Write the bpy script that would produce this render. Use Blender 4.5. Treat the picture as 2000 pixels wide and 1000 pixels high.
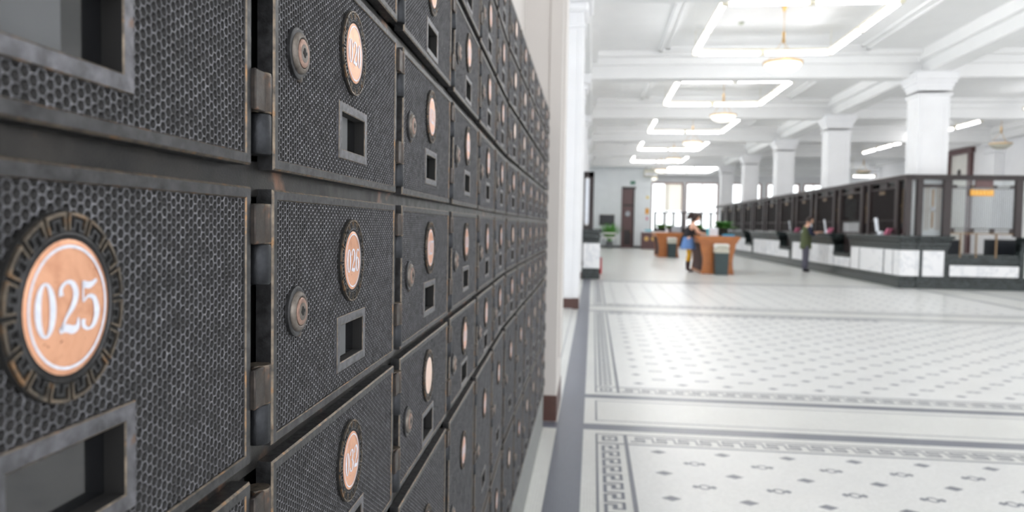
import bpy, math, random
import numpy as np
from mathutils import Matrix, Vector

for o in list(bpy.data.objects):
    bpy.data.objects.remove(o)
random.seed(7)
rng = np.random.default_rng(7)
SC = bpy.context.scene
COL = SC.collection

# ---------------------------------------------------------------- camera
F_PX = 1420.0
YAW, PIT, ROL = math.radians(6.32032), math.radians(2.45383), math.radians(1.00518)
CAM = Vector((0, 0, 1.3))
fw = Vector((-math.sin(YAW) * math.cos(PIT), math.cos(YAW) * math.cos(PIT), -math.sin(PIT)))
rt = Vector((math.cos(YAW), math.sin(YAW), 0))
up = rt.cross(fw)
rt2 = math.cos(ROL) * rt + math.sin(ROL) * up
up2 = -math.sin(ROL) * rt + math.cos(ROL) * up
cd = bpy.data.cameras.new('camera')
cam = bpy.data.objects.new('camera', cd)
COL.objects.link(cam)
m = Matrix((rt2, up2, -fw)).transposed().to_4x4()
m.translation = CAM
cam.matrix_world = m
cd.sensor_width = 36
cd.lens = F_PX / 2000 * 36
cd.clip_start = 0.02
cd.clip_end = 300
cd.dof.use_dof = True
cd.dof.focus_distance = 0.56
cd.dof.aperture_fstop = 9.0
SC.camera = cam

# ---------------------------------------------------------------- world, exposure
SC.view_settings.view_transform = 'Standard'
SC.view_settings.look = 'None'
SC.view_settings.gamma = 1
SC.view_settings.use_curve_mapping = False
SC.view_settings.exposure = 0.72
w = bpy.data.worlds.new('daylight')
SC.world = w
w.use_nodes = True
bg = w.node_tree.nodes['Background']
bg.inputs[0].default_value = (0.965, 0.98, 1.0, 1)
bg.inputs[1].default_value = 1.9
TUBE_E = 12.5
SC.cycles.max_bounces = 8
SC.cycles.diffuse_bounces = 5
SC.cycles.glossy_bounces = 3
SC.cycles.transmission_bounces = 4
SC.cycles.use_denoising = True
SC.cycles.sample_clamp_indirect = 6


# ---------------------------------------------------------------- materials
def lin(c):
    return tuple(((v / 255) / 12.92 if v / 255 <= .04045 else ((v / 255 + .055) / 1.055) ** 2.4) for v in c)


class NT:
    def __init__(s, name):
        s.m = bpy.data.materials.new(name)
        s.m.use_nodes = True
        s.t = s.m.node_tree
        s.b = s.t.nodes['Principled BSDF']
        s.co = None

    def n(s, typ, **k):
        x = s.t.nodes.new(typ)
        for a, v in k.items():
            setattr(x, a, v)
        return x

    def l(s, a, b):
        s.t.links.new(a, b)

    def coord(s, scale=(1, 1, 1), rot=(0, 0, 0), kind='Object', loc=(0, 0, 0)):
        c = s.n('ShaderNodeTexCoord')
        mp = s.n('ShaderNodeMapping')
        mp.inputs['Scale'].default_value = scale
        mp.inputs['Rotation'].default_value = rot
        mp.inputs['Location'].default_value = loc
        s.l(c.outputs[kind], mp.inputs[0])
        return mp.outputs[0]

    def noise(s, scale, detail=3, rough=.5, vec=None, dist=0):
        x = s.n('ShaderNodeTexNoise')
        x.inputs['Scale'].default_value = scale
        x.inputs['Detail'].default_value = detail
        x.inputs['Roughness'].default_value = rough
        x.inputs['Distortion'].default_value = dist
        s.l(vec if vec is not None else s.coord(), x.inputs['Vector'])
        return x.outputs['Fac']

    def ramp(s, fac, stops):
        r = s.n('ShaderNodeValToRGB')
        e = r.color_ramp.elements
        while len(e) < len(stops):
            e.new(.5)
        for i, (p, c) in enumerate(stops):
            e[i].position = p
            e[i].color = (*c, 1) if len(c) == 3 else c
        s.l(fac, r.inputs[0])
        return r.outputs[0]

    def bump(s, h, strength=.3, dist=.001):
        b = s.n('ShaderNodeBump')
        b.inputs['Strength'].default_value = strength
        b.inputs['Distance'].default_value = dist
        s.l(h, b.inputs['Height'])
        s.l(b.outputs[0], s.b.inputs['Normal'])

    def set(s, **k):
        for a, v in k.items():
            s.b.inputs[a.replace('_', ' ')].default_value = v


def plain(name, col, rough=.5, metal=0, noise=.06, nscale=8, bump=0, bscale=60, spec=.5):
    t = NT(name)
    c = lin(col)
    f = t.noise(nscale)
    lo = tuple(v * (1 - noise) for v in c)
    hi = tuple(min(1, v * (1 + noise)) for v in c)
    t.l(t.ramp(f, [(.3, lo), (.7, hi)]), t.b.inputs['Base Color'])
    t.set(Roughness=rough, Metallic=metal)
    t.b.inputs['Specular IOR Level'].default_value = spec
    if bump:
        t.bump(t.noise(bscale, 4), bump, .002)
    return t.m


def emit(name, col, strength):
    t = NT(name)
    t.b.inputs['Base Color'].default_value = (*lin(col), 1)
    t.b.inputs['Emission Color'].default_value = (*lin(col), 1)
    t.b.inputs['Emission Strength'].default_value = strength
    return t.m


def mat_iron(name, lo, hi, rough=(.34, .55), metal=.75, nscale=90, patina=None, amount=.55):
    t = NT(name)
    f = t.noise(nscale, 5, .6)
    col = t.ramp(f, [(.32, lin(lo)), (.7, lin(hi))])
    if patina:
        g = t.noise(nscale * .45, 4, .65)
        k = t.ramp(g, [(amount, (0, 0, 0)), (amount + .1, (1, 1, 1))])
        mx = t.n('ShaderNodeMix', data_type='RGBA')
        t.l(k, mx.inputs[0])
        t.l(col, mx.inputs[6])
        mx.inputs[7].default_value = (*lin(patina), 1)
        col = mx.outputs[2]
    t.l(col, t.b.inputs['Base Color'])
    r = t.ramp(t.noise(nscale * 2.2, 3), [(.3, (rough[0],) * 3), (.7, (rough[1],) * 3)])
    t.l(r, t.b.inputs['Roughness'])
    t.set(Metallic=metal)
    t.bump(t.noise(900, 3), .35, .0004)
    return t.m


M = {}
M['iron'] = mat_iron('dark_cast_iron', (50, 50, 51), (84, 84, 86), patina=(96, 76, 62), amount=.70)
M['frame_iron'] = mat_iron('lighter_frame_iron', (74, 74, 76), (124, 124, 130), patina=(120, 94, 76), amount=.68)  # lighter iron tone for the little window frames
M['comb'] = mat_iron('honeycomb_iron', (72, 72, 75), (134, 134, 140), rough=(.22, .40), patina=(112, 86, 70), amount=.74)
M['pit'] = plain('shade_dark_pits', (26, 25, 26), .6, .2, .2, 200)  # shade of the pits put into the colour, against lighter rims
M['worn'] = mat_iron('worn_brass_edge', (76, 72, 68), (132, 120, 106), nscale=160, patina=(146, 114, 84), amount=.55, metal=.85)
M['leaf'] = mat_iron('worn_hinge_leaf', (48, 46, 46), (88, 80, 74), nscale=60, patina=(146, 104, 78), amount=.55)
M['barrel'] = mat_iron('blackened_hinge_barrel', (34, 35, 38), (60, 62, 66), nscale=60)
M['rail'] = mat_iron('brushed_rail_iron', (38, 38, 38), (64, 61, 58), rough=(.28, .42), nscale=30, patina=(150, 112, 90), amount=.60)
M['black'] = plain('black_void', (16, 15, 15), .8)
M['carcass'] = plain('cabinet_carcass', (38, 38, 39), .6, .3)
M['plinth'] = plain('grey_stone_plinth', (128, 130, 128), .5, 0, .10, 20, .2)
M['lockrim'] = mat_iron('dull_nickel', (84, 79, 76), (136, 128, 120), nscale=120, patina=(150, 112, 96), amount=.62)
M['lockface'] = mat_iron('pinkish_copper_lock_face', (126, 100, 90), (176, 146, 132), nscale=160, metal=.8)


def mat_copper():
    t = NT('copper_number_plate')
    f = t.noise(30, 4, .6, dist=1.5)
    col = t.ramp(f, [(.3, lin((204, 144, 112))), (.55, lin((230, 172, 138))), (.75, lin((218, 156, 122)))])
    g = t.ramp(t.noise(260, 2), [(.70, (0, 0, 0)), (.76, (1, 1, 1))])
    mx = t.n('ShaderNodeMix', data_type='RGBA')
    t.l(g, mx.inputs[0])
    t.l(col, mx.inputs[6])
    mx.inputs[7].default_value = (*lin((150, 92, 66)), 1)
    t.l(mx.outputs[2], t.b.inputs['Base Color'])
    t.set(Metallic=.45, Roughness=.32)
    t.bump(t.noise(200, 2), .15, .0003)
    return t.m


M['copper'] = mat_copper()
M['copperpale'] = plain('pale_copper_plate', (236, 205, 188), .3, .4, .08, 60)  # paler copper for the plates without a printed number
M['print'] = plain('pale_blue_white_print', (217, 220, 232), .45, 0, .10, 300)
M['pane'] = plain('dark_glazing', (22, 23, 25), .08, 0, .2, 60, spec=.9)
M['card'] = plain('grey_paper_slip', (92, 94, 96), .6)
M['wall'] = plain('white_painted_plaster', (238, 238, 240), .6, 0, .02, 3)
M['wallcool'] = plain('cool_white_wall', (240, 244, 247), .6, 0, .02, 3)
M['beige'] = plain('shaded_greige_pier', (204, 199, 195), .6, 0, .02, 2)  # shade on the near pier and wall end put into the colour
M['ceil'] = plain('white_ceiling_paint', (240, 240, 240), .7, 0, .015, 2)
M['skirt'] = plain('dark_red_brown_skirting', (84, 56, 50), .35, 0, .1, 30)
M['darkwood'] = plain('dark_lacquered_wood', (44, 33, 33), .35, 0, .15, 12)
M['grille'] = plain('blackened_grille_bar', (44, 38, 38), .4, .3)
M['brownwood'] = plain('brown_door_wood', (98, 70, 70), .35, 0, .12, 10)
M['redwood'] = plain('reddish_window_timber', (150, 96, 78), .4, 0, .1, 10)
M['brass'] = plain('polished_brass', (205, 168, 110), .3, .9, .1, 40)
M['dullbrass'] = plain('dull_brass', (120, 100, 78), .35, .8, .12, 40)
M['tube'] = emit('fluorescent_tube', (252, 252, 255), TUBE_E)
M['bowl'] = emit('lit_glass_bowl', (255, 250, 238), .75)
M['holder'] = plain('lamp_holder', (222, 216, 196), .4, 0, .03)
M['smoke'] = plain('grey_detector', (175, 180, 165), .5)
M['binwhite'] = plain('bin_lid_white', (226, 224, 218), .4)
M['binband'] = plain('bin_band_cream', (196, 194, 180), .4)
M['bingreen'] = plain('dark_green_bin', (38, 58, 60), .35, .1, .1)
M['leafgreen'] = plain('leaf_green', (104, 172, 76), .5, 0, .35, 30)
M['pot'] = plain('dark_plant_pot', (40, 48, 46), .5)
M['blue'] = plain('blue_plastic', (60, 150, 200), .4)
M['teal'] = plain('teal_plastic', (60, 175, 190), .4)
M['paper'] = plain('white_paper', (232, 236, 244), .6)
M['pink'] = plain('pink_paper', (226, 130, 160), .6)
M['red'] = plain('red_cloth', (190, 40, 50), .6)
M['orange'] = plain('orange_sign_face', (240, 170, 60), .5)
M['yellowmark'] = plain('pale_yellow_mark', (255, 226, 140), .5)
M['green_sign'] = plain('green_exit_sign', (50, 130, 100), .5)
M['skin'] = plain('skin', (226, 178, 152), .5)
M['hair'] = plain('dark_brown_hair', (52, 36, 32), .5, 0, .3, 60)
M['blackcloth'] = plain('black_knit', (30, 28, 34), .8)
M['denim'] = plain('denim_blue', (98, 134, 190), .8, 0, .15, 30)
M['mustard'] = plain('mustard_tights', (222, 164, 30), .7)
M['boot'] = plain('dark_brown_boot', (62, 40, 44), .5)
M['navy'] = plain('navy_sleeve', (28, 34, 60), .8)
M['olive'] = plain('olive_vest', (84, 92, 62), .8, 0, .15, 30)
M['trouser'] = plain('grey_trousers', (92, 90, 104), .8)
M['skydark'] = plain('dark_screen', (40, 44, 50), .3)
M['eye'] = plain('eye_dark', (24, 20, 20), .2)
M['chrome'] = plain('grey_metal', (140, 142, 146), .3, .8)


def mat_wood():
    t = NT('orange_brown_wood')
    v = t.coord((1, 1, 6))
    f = t.noise(5, 4, .6, v, 1.2)
    t.l(t.ramp(f, [(.3, lin((160, 90, 36))), (.6, lin((190, 116, 54))), (.8, lin((172, 98, 42)))]), t.b.inputs['Base Color'])
    t.set(Roughness=.35)
    return t.m


M['wood'] = mat_wood()
M['woodside'] = plain('dark_red_wood_side', (60, 27, 22), .7, 0, .12, 10)


def mat_marble(name, base, vein, scale, lo=.47, hi=.53):
    t = NT(name)
    f = t.noise(scale, 6, .6, None, 2.2)
    t.l(t.ramp(f, [(0, lin(base)), (lo, lin(base)), ((lo + hi) / 2, lin(vein)), (hi, lin(base))]), t.b.inputs['Base Color'])
    t.set(Roughness=.22)
    return t.m


M['whitemarble'] = mat_marble('white_veined_marble', (240, 240, 242), (216, 218, 223), .9)
M['greenmarble'] = mat_marble('dark_green_marble', (34, 40, 40), (58, 67, 67), 5.0, .42, .58)
M['whitemarble'].node_tree.nodes['Principled BSDF'].inputs['Roughness'].default_value = .25


def mat_mosaic(name, col, grout, size, rot=0, rough=.28, var=.05):
    """small square tesserae with recessed joints"""
    t = NT(name)
    v = t.coord((1, 1, 1), (0, 0, rot), 'Object')
    b = t.n('ShaderNodeTexBrick')
    b.offset = 0
    b.squash = 1
    c = lin(col)
    b.inputs['Color1'].default_value = (*[x * (1 - var) for x in c], 1)
    b.inputs['Color2'].default_value = (*[min(1, x * (1 + var)) for x in c], 1)
    b.inputs['Mortar'].default_value = (*lin(grout), 1)
    b.inputs['Scale'].default_value = 1
    b.inputs['Brick Width'].default_value = size
    b.inputs['Row Height'].default_value = size
    b.inputs['Mortar Size'].default_value = size * .07
    b.inputs['Mortar Smooth'].default_value = .3
    t.l(v, b.inputs['Vector'])
    n = t.ramp(t.noise(1.3, 4), [(.3, (.93, .93, .93)), (.7, (1, 1, 1))])
    mx = t.n('ShaderNodeMix', data_type='RGBA', blend_type='MULTIPLY')
    mx.inputs[0].default_value = 1
    t.l(b.outputs['Color'], mx.inputs[6])
    t.l(n, mx.inputs[7])
    t.l(mx.outputs[2], t.b.inputs['Base Color'])
    t.set(Roughness=rough)
    return t.m


M['mosaic'] = mat_mosaic('white_mosaic_straight', (226, 227, 224), (190, 190, 186), .0145)
M['mosaicdiag'] = mat_mosaic('white_mosaic_diagonal', (230, 231, 230), (200, 200, 198), .0145, math.radians(45))
M['mosaicblue'] = mat_mosaic('slate_blue_mosaic', (112, 116, 128), (96, 99, 108), .0145)


# ---------------------------------------------------------------- mesh helpers
class MB:
    def __init__(s):
        s.v, s.f, s.mi, s.mats = [], [], [], []

    def mat(s, m):
        if m not in s.mats:
            s.mats.append(m)
        return s.mats.index(m)

    def add(s, vs, fs, m):
        k = len(s.v)
        s.v += [tuple(p) for p in vs]
        i = s.mat(m)
        for f in fs:
            s.f.append(tuple(a + k for a in f))
            s.mi.append(i)
        return s

    def box(s, x0, x1, y0, y1, z0, z1, m, bev=0):
        if bev:
            b = min(bev, (x1 - x0) / 2.01, (y1 - y0) / 2.01, (z1 - z0) / 2.01)
            vs = []
            idx = {}
            for cx in (0, 1):
                for cy in (0, 1):
                    for cz in (0, 1):
                        P = [(x0, x1)[cx], (y0, y1)[cy], (z0, z1)[cz]]
                        S = [1 - 2 * cx, 1 - 2 * cy, 1 - 2 * cz]
                        for a in range(3):
                            q = [P[i] + (S[i] * b if i != a else 0) for i in range(3)]
                            idx[(cx, cy, cz, a)] = len(vs)
                            vs.append(q)
            fs = []
            for a in range(3):
                o1, o2 = (a + 1) % 3, (a + 2) % 3
                for side in (0, 1):
                    q = []
                    for (i, j) in ((0, 0), (1, 0), (1, 1), (0, 1)):
                        c = [0, 0, 0]
                        c[a] = side
                        c[o1] = i
                        c[o2] = j
                        q.append(idx[(*c, a)])
                    fs.append(q if side else q[::-1])
                for i in (0, 1):
                    for j in (0, 1):
                        c0 = [0, 0, 0]
                        c1 = [0, 0, 0]
                        c0[a], c1[a] = 0, 1
                        c0[o1] = c1[o1] = i
                        c0[o2] = c1[o2] = j
                        q = [idx[(*c0, o1)], idx[(*c1, o1)], idx[(*c1, o2)], idx[(*c0, o2)]]
                        fs.append(q if (i + j) % 2 else q[::-1])
            for cx in (0, 1):
                for cy in (0, 1):
                    for cz in (0, 1):
                        q = [idx[(cx, cy, cz, a)] for a in range(3)]
                        fs.append(q if (cx + cy + cz) % 2 else q[::-1])
            return s.add(vs, fs, m)
        vs = [(x, y, z) for x in (x0, x1) for y in (y0, y1) for z in (z0, z1)]
        fs = [(0, 1, 3, 2), (4, 6, 7, 5), (0, 4, 5, 1), (2, 3, 7, 6), (0, 2, 6, 4), (1, 5, 7, 3)]
        return s.add(vs, fs, m)

    def tube(s, pts, r, m, n=8, cap=True):
        pts = [Vector(p) for p in pts]
        rs = r if isinstance(r, (list, tuple)) else [r] * len(pts)
        vs, fs = [], []
        prev = None
        for i, p in enumerate(pts):
            d = (pts[min(i + 1, len(pts) - 1)] - pts[max(i - 1, 0)]).normalized()
            a = d.orthogonal().normalized() if prev is None else (prev - d * prev.dot(d)).normalized()
            prev = a
            b = d.cross(a)
            for k in range(n):
                t = 2 * math.pi * k / n
                vs.append(p + (a * math.cos(t) + b * math.sin(t)) * rs[i])
        for i in range(len(pts) - 1):
            for k in range(n):
                fs.append((i * n + k, i * n + (k + 1) % n, (i + 1) * n + (k + 1) % n, (i + 1) * n + k))
        if cap:
            fs.append(tuple(range(n))[::-1])
            fs.append(tuple(range((len(pts) - 1) * n, len(pts) * n)))
        return s.add(vs, fs, m)

    def lathe(s, prof, m, n=24, c=(0, 0, 0), axis='z', sx=1, sy=1, ms=None):
        """prof: list of (radius, height); axis z (height up) or y (height towards -y)"""
        vs = []
        for r, h in prof:
            for k in range(n):
                t = 2 * math.pi * k / n
                x, y = r * math.cos(t) * sx, r * math.sin(t) * sy
                vs.append((c[0] + x, c[1] + y, c[2] + h) if axis == 'z' else (c[0] + x, c[1] - h, c[2] + y))
        for i in range(len(prof) - 1):
            fs = []
            for k in range(n):
                q = (i * n + k, i * n + (k + 1) % n, (i + 1) * n + (k + 1) % n, (i + 1) * n + k)
                fs.append(q)
            s.add(vs if i == 0 else [], [], m)
            if i == 0:
                base = len(s.v) - len(vs)
            mm = ms[i] if ms else m
            j = s.mat(mm)
            for f in fs:
                s.f.append(tuple(a + base for a in f))
                s.mi.append(j)
        if prof[-1][0] > 1e-6:
            i = len(prof) - 1
            s.f.append(tuple(base + i * n + k for k in range(n)))
            s.mi.append(s.mat(ms[-1] if ms else m))
        return s

    def prism(s, poly, a, b, m, plane='xz'):
        """extrude a 2D polygon; plane xz -> along y from a to b, xy -> along z, yz -> along x"""
        n = len(poly)
        f = {'xz': lambda p, t: (p[0], t, p[1]), 'xy': lambda p, t: (p[0], p[1], t), 'yz': lambda p, t: (t, p[0], p[1])}[plane]
        vs = [f(p, a) for p in poly] + [f(p, b) for p in poly]
        fs = [tuple(range(n))[::-1], tuple(range(n, 2 * n))]
        fs += [(i, (i + 1) % n, n + (i + 1) % n, n + i) for i in range(n)]
        return s.add(vs, fs, m)

    def build(s, name, parent=None, smooth=False, loc=(0, 0, 0), link=True, **k):
        me = bpy.data.meshes.new(name)
        me.from_pydata(s.v, [], s.f)
        for mt in s.mats:
            me.materials.append(mt)
        me.polygons.foreach_set('material_index', s.mi)
        if smooth:
            me.polygons.foreach_set('use_smooth', [True] * len(s.f))
            try:
                me.set_sharp_from_angle(angle=math.radians(40))
            except Exception:
                pass
        me.update()
        if not link:
            return me
        return link_obj(name, me, parent, loc, **k)


def link_obj(name, me, parent=None, loc=(0, 0, 0), **k):
    o = bpy.data.objects.new(name, me)
    COL.objects.link(o)
    o.parent = parent
    o.location = loc
    for a, v in k.items():
        if v is not None:
            o[a] = v
    return o


def empty(name, loc=(0, 0, 0), rz=0, **k):
    o = bpy.data.objects.new(name, None)
    COL.objects.link(o)
    o.location = loc
    o.rotation_euler = (0, 0, rz)
    o.empty_display_size = .1
    for a, v in k.items():
        if v is not None:
            o[a] = v
    return o


def copy_tree(o, parent=None):
    c = o.copy()
    COL.objects.link(c)
    c.parent = parent
    for ch in list(o.children):
        copy_tree(ch, c)
    return c


def struct(mb, name, **k):
    return mb.build(name, kind='structure', **k)


# ================================================================ STRUCTURE
ZC = 5.5
BAY = 6.5

# ---- floor
fl = MB()
fl.add([(-.6, -5, 0), (18, -5, 0), (18, 56, 0), (-.6, 56, 0)], [(0, 1, 2, 3)], M['mosaic'])
floor = struct(fl, 'floor')
e = .0012


def slab(x0, x1, y0, y1, m, h=e):
    return MB().box(x0, x1, y0, y1, 0, h, m)


def floorpart(mb, name, **k):
    return mb.build(name, parent=floor, **k)


BX0, BX1 = -.205, -.033
floorpart(slab(BX0, BX1, -2, 17.95, M['mosaicblue']), 'long_border_band')
for (y0, y1) in ((4.635, 4.769), (5.505, 5.613), (11.20, 11.30), (11.93, 12.02), (17.6, 17.75)):
    floorpart(slab(-.45 if y0 < 5 else BX1, 7.33 if y0 > 5.4 else 7.33, y0, y1, M['mosaicblue'], e if y0 > 5 else e * .9), 'cross_border_band')
for x0 in (7.33, 8.33):
    floorpart(slab(x0, x0 + .07, -2, 17.45, M['mosaicblue']), 'counter_border_band')
floorpart(slab(-.29, -.282, 5.45, 11.3, M['mosaicblue']), 'thin_border_line')
# middle strip panel between bands
fr = MB()
fr.box(.044, .055, 4.86, 5.42, 0, e, M['mosaicblue'])
fr.box(.055, 7.2, 4.86, 4.868, 0, e, M['mosaicblue'])
fr.box(.055, 7.2, 5.412, 5.42, 0, e, M['mosaicblue'])
floorpart(fr, 'strip_panel_outline')
# field panels: (y0, y1)
UNIT = .1305
KW = .102
KR = [(0, .17, .16, 1.0), (.17, .62, .16, .24), (.40, .62, .24, .54), (.40, .84, .54, .62), (.84, 1., -.06, .62), (.17, .84, .94, 1.02), (.84, 1, .62, .625)]


def key_mesh(kind):
    b = MB()
    for (x0, x1, y0, y1) in KR:
        if kind == 'y':
            b.box(x0 * KW, x1 * KW, -y1 * UNIT, -y0 * UNIT, 0, e, M['mosaicblue'])
        else:
            b.box(y0 * UNIT, y1 * UNIT, -x1 * KW, -x0 * KW, 0, e, M['mosaicblue'])
    return b.build('key_motif', link=False)


KY, KX = key_mesh('y'), key_mesh('x')
g = .3615
dm = MB()
dm.prism([(-.047, 0), (0, -.034), (.047, 0), (0, .034)][::1], 0, e, M['mosaicblue'], 'xy')
DM = dm.build('diamond_motif', link=False)
rm = MB()
for k in range(12):
    t0, t1 = 2 * math.pi * k / 12, 2 * math.pi * (k + 1) / 12
    P = [(math.cos(t0) * .030, math.sin(t0) * .034), (math.cos(t1) * .030, math.sin(t1) * .034), (math.cos(t1) * .019, math.sin(t1) * .023), (math.cos(t0) * .019, math.sin(t0) * .023)]
    rm.prism(P, 0, e, M['mosaicblue'], 'xy')
for sx in (-1, 1):
    P = [(sx * .028, -.010), (sx * .048, -.022), (sx * .062, 0), (sx * .048, .022), (sx * .028, .010)]
    rm.prism(P if sx > 0 else P[::-1], 0, e, M['mosaicblue'], 'xy')
RM = rm.build('ring_motif', link=False)


def panel(y0, y1, x1, far=False, near_key=True, motifs=300):
    """one patterned floor panel, border line at X .044, key at X .079-.181, inner line .214-.237"""
    b = MB()
    b.box(.044, .056, y0, y1, 0, e, M['mosaicblue'])
    b.box(.214, .237, y0, y1, 0, e, M['mosaicblue'])
    ends = [y1] + ([y0] if near_key else [])
    for yy in ends:
        sg = -1 if yy == y1 else 1
        for a, c in ((0, .010), (.190, .206)):
            ya, yb = sorted((yy + sg * a, yy + sg * c))
            b.box(.056, .214, ya, yb, 0, e, M['mosaicblue'])
            b.box(.237, x1, ya, yb, 0, e, M['mosaicblue'])
    floorpart(b, 'panel_outline')
    # diagonal field
    f = MB().box(.237, x1, y0 + (.21 if near_key else 0), y1 - .21, 0, .0005, M['mosaicdiag'])
    floorpart(f, 'mosaic_field')
    # corner block
    for yy in ends:
        s = -1 if yy == y1 else 1
        c = MB()
        ya = yy + s * .045
        for (xa, xb, da, db) in ((.082, .100, .0, .10), (.160, .178, .0, .10), (.100, .160, .0, .018), (.100, .160, .082, .10), (.12, .14, .04, .06)):
            q = sorted((ya + s * da, ya + s * db))
            c.box(xa, xb, q[0], q[1], 0, e, M['mosaicblue'])
        floorpart(c, 'corner_motif')
    n = int((y1 - y0 - .25 - (.2 if near_key else 0)) / UNIT)
    jo = MB() if far else None
    for i in range(n):
        if far:
            for (xa, xb, ya, yb) in KR:
                t = y1 - .225 - i * UNIT
                jo.box(.079 + xa * KW, .079 + xb * KW, t - yb * UNIT, t - ya * UNIT, 0, e, M['mosaicblue'])
        else:
            link_obj('key_motif', KY, floor, (.079, y1 - .225 - i * UNIT, 0))
    for yy in ends:
        m_ = int((min(x1, 4.2 if not far else 2.5) - .27) / UNIT)
        t = yy - .045 if yy == y1 else yy + .045 + KW
        for i in range(m_):
            if far:
                for (xa, xb, ya, yb) in KR:
                    jo.box(.262 + i * UNIT + ya * UNIT, .262 + i * UNIT + yb * UNIT, t - xb * KW, t - xa * KW, 0, e, M['mosaicblue'])
            else:
                link_obj('key_motif', KX, floor, (.262 + i * UNIT, t, 0))
    if far:
        floorpart(jo, 'key_border', kind='stuff')


panel(-1.5, 4.549, 4.6, near_key=False)
panel(5.70, 11.12, 7.2)
panel(12.10, 17.5, 7.2, far=True)
cnt = [0]
rest = MB()


def motif(me, x, y):
    cnt[0] += 1
    if cnt[0] <= 290:
        link_obj('diamond_motif' if me is DM else 'ring_motif', me, floor, (x, y, 0))
    else:
        if me is DM:
            rest.prism([(x - .047, y), (x, y - .034), (x + .047, y), (x, y + .034)], 0, e, M['mosaicblue'], 'xy')
        else:
            rest.box(x - .058, x - .026, y - .016, y + .016, 0, e, M['mosaicblue'])
            rest.box(x + .026, x + .058, y - .016, y + .016, 0, e, M['mosaicblue'])
            rest.box(x - .026, x + .026, y + .022, y + .032, 0, e, M['mosaicblue'])
            rest.box(x - .026, x + .026, y - .032, y - .022, 0, e, M['mosaicblue'])


for j in range(5):
    for i in range(9):
        motif(DM, .404 + g * i, 4.229 - g * j)
        motif(RM, .585 + g * i, 4.047 - g * j)
for j in range(14):
    for i in range(19):
        x = .404 + g * i
        if x > .24 + (6.08 + g * j) * .62:
            continue
        motif(DM, x, 6.08 + g * j)
        if j < 13:
            motif(RM, x + g / 2, 6.08 + g * (j + .5))
for j in range(13):
    for i in range(18):
        x, y = .404 + g * i, 12.45 + g * j
        rest.prism([(x - .047, y), (x, y - .034), (x + .047, y), (x, y + .034)], 0, e, M['mosaicblue'], 'xy')
rest.build('floor_motifs', parent=floor, kind='stuff')

# ---- ceiling with beams
c = MB()
c.box(-.6, 18, -5, 56, ZC, ZC + .2, M['ceil'])
ceiling = struct(c, 'ceiling')
for k in range(-2, 6):
    y = 18.1 + BAY * k - (0 if k < 4 else 0)
    b = MB()
    b.box(-.5, 17, y, y + .5, 4.915, ZC, M['ceil'], .02)
    b.box(-.5, 17, y - .14, y, 5.22, ZC, M['ceil'])
    b.box(-.5, 17, y + .5, y + .64, 5.22, ZC, M['ceil'])
    b.box(-.5, 17, y - .36, y - .14, 5.38, ZC, M['ceil'])
    b.box(-.5, 17, y + .64, y + .86, 5.38, ZC, M['ceil'])
    b.build('cross_beam', parent=ceiling)
for (x0, x1) in ((7.55, 8.05), (-.5, -.12), (15.7, 16.2)):
    b = MB()
    b.box(x0, x1, -5, 54, 4.985, ZC, M['ceil'], .02)
    b.box(x0 - .14, x0, -5, 54, 5.25, ZC, M['ceil'])
    b.box(x1, x1 + .14, -5, 54, 5.25, ZC, M['ceil'])
    b.build('long_beam', parent=ceiling)
for k in range(-1, 5):
    y0, y1 = 18.6 + BAY * (k - 1) + .95, 18.1 + BAY * k - .45
    b = MB()
    for (x0, x1) in ((1.45, 6.2),):
        for i, (a, zz) in enumerate(((0, 5.44), (.16, 5.47))):
            b.box(x0 + a, x0 + a + .09, y0 + a, y1 - a, zz, ZC, M['ceil'])
            b.box(x1 - a - .09, x1 - a, y0 + a, y1 - a, zz, ZC, M['ceil'])
            b.box(x0 + a, x1 - a, y0 + a, y0 + a + .09, zz, ZC, M['ceil'])
            b.box(x0 + a, x1 - a, y1 - a - .09, y1 - a, zz, ZC, M['ceil'])
    b.build('coffer_moulding', parent=ceiling)

# ---- walls
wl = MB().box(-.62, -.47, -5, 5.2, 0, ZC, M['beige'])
yy_ = 5.2
FILL_WIN = [(6.1, 10.9), (12.7, 17.2), (19.2, 23.8), (25.7, 30.3), (32.2, 36.8), (38.7, 43.4)]  # left window openings, added out of view to flood the hall with daylight
for q0, q1 in FILL_WIN:
    wl.box(-.62, -.47, yy_, q0, 0, ZC, M['wallcool'])
    wl.box(-.62, -.47, q0, q1, 0, 1.1, M['wallcool'])
    wl.box(-.62, -.47, q0, q1, 4.6, ZC, M['wallcool'])
    yy_ = q1
wl.box(-.62, -.47, yy_, 45.5, 0, ZC, M['wallcool'])
struct(wl, 'wall_left')
wf = MB()
# far-left return wall with the brown door
wf.box(-.6, 1.72, 45.5, 45.7, 0, ZC, M['wallcool'])
wf.box(2.5, 3.52, 45.5, 45.7, 0, ZC, M['wallcool'])
wf.box(1.72, 2.5, 45.5, 45.7, 3.76, ZC, M['wallcool'])
wf.box(3.42, 3.52, 45.7, 53, 0, ZC, M['wallcool'])
struct(wf, 'wall_back')
struct(MB().box(-.47, 1.70, 45.46, 45.5, 0, .14, M['skydark']).box(2.52, 3.5, 45.46, 45.5, 0, .14, M['skydark']), 'baseboard_back')
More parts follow.
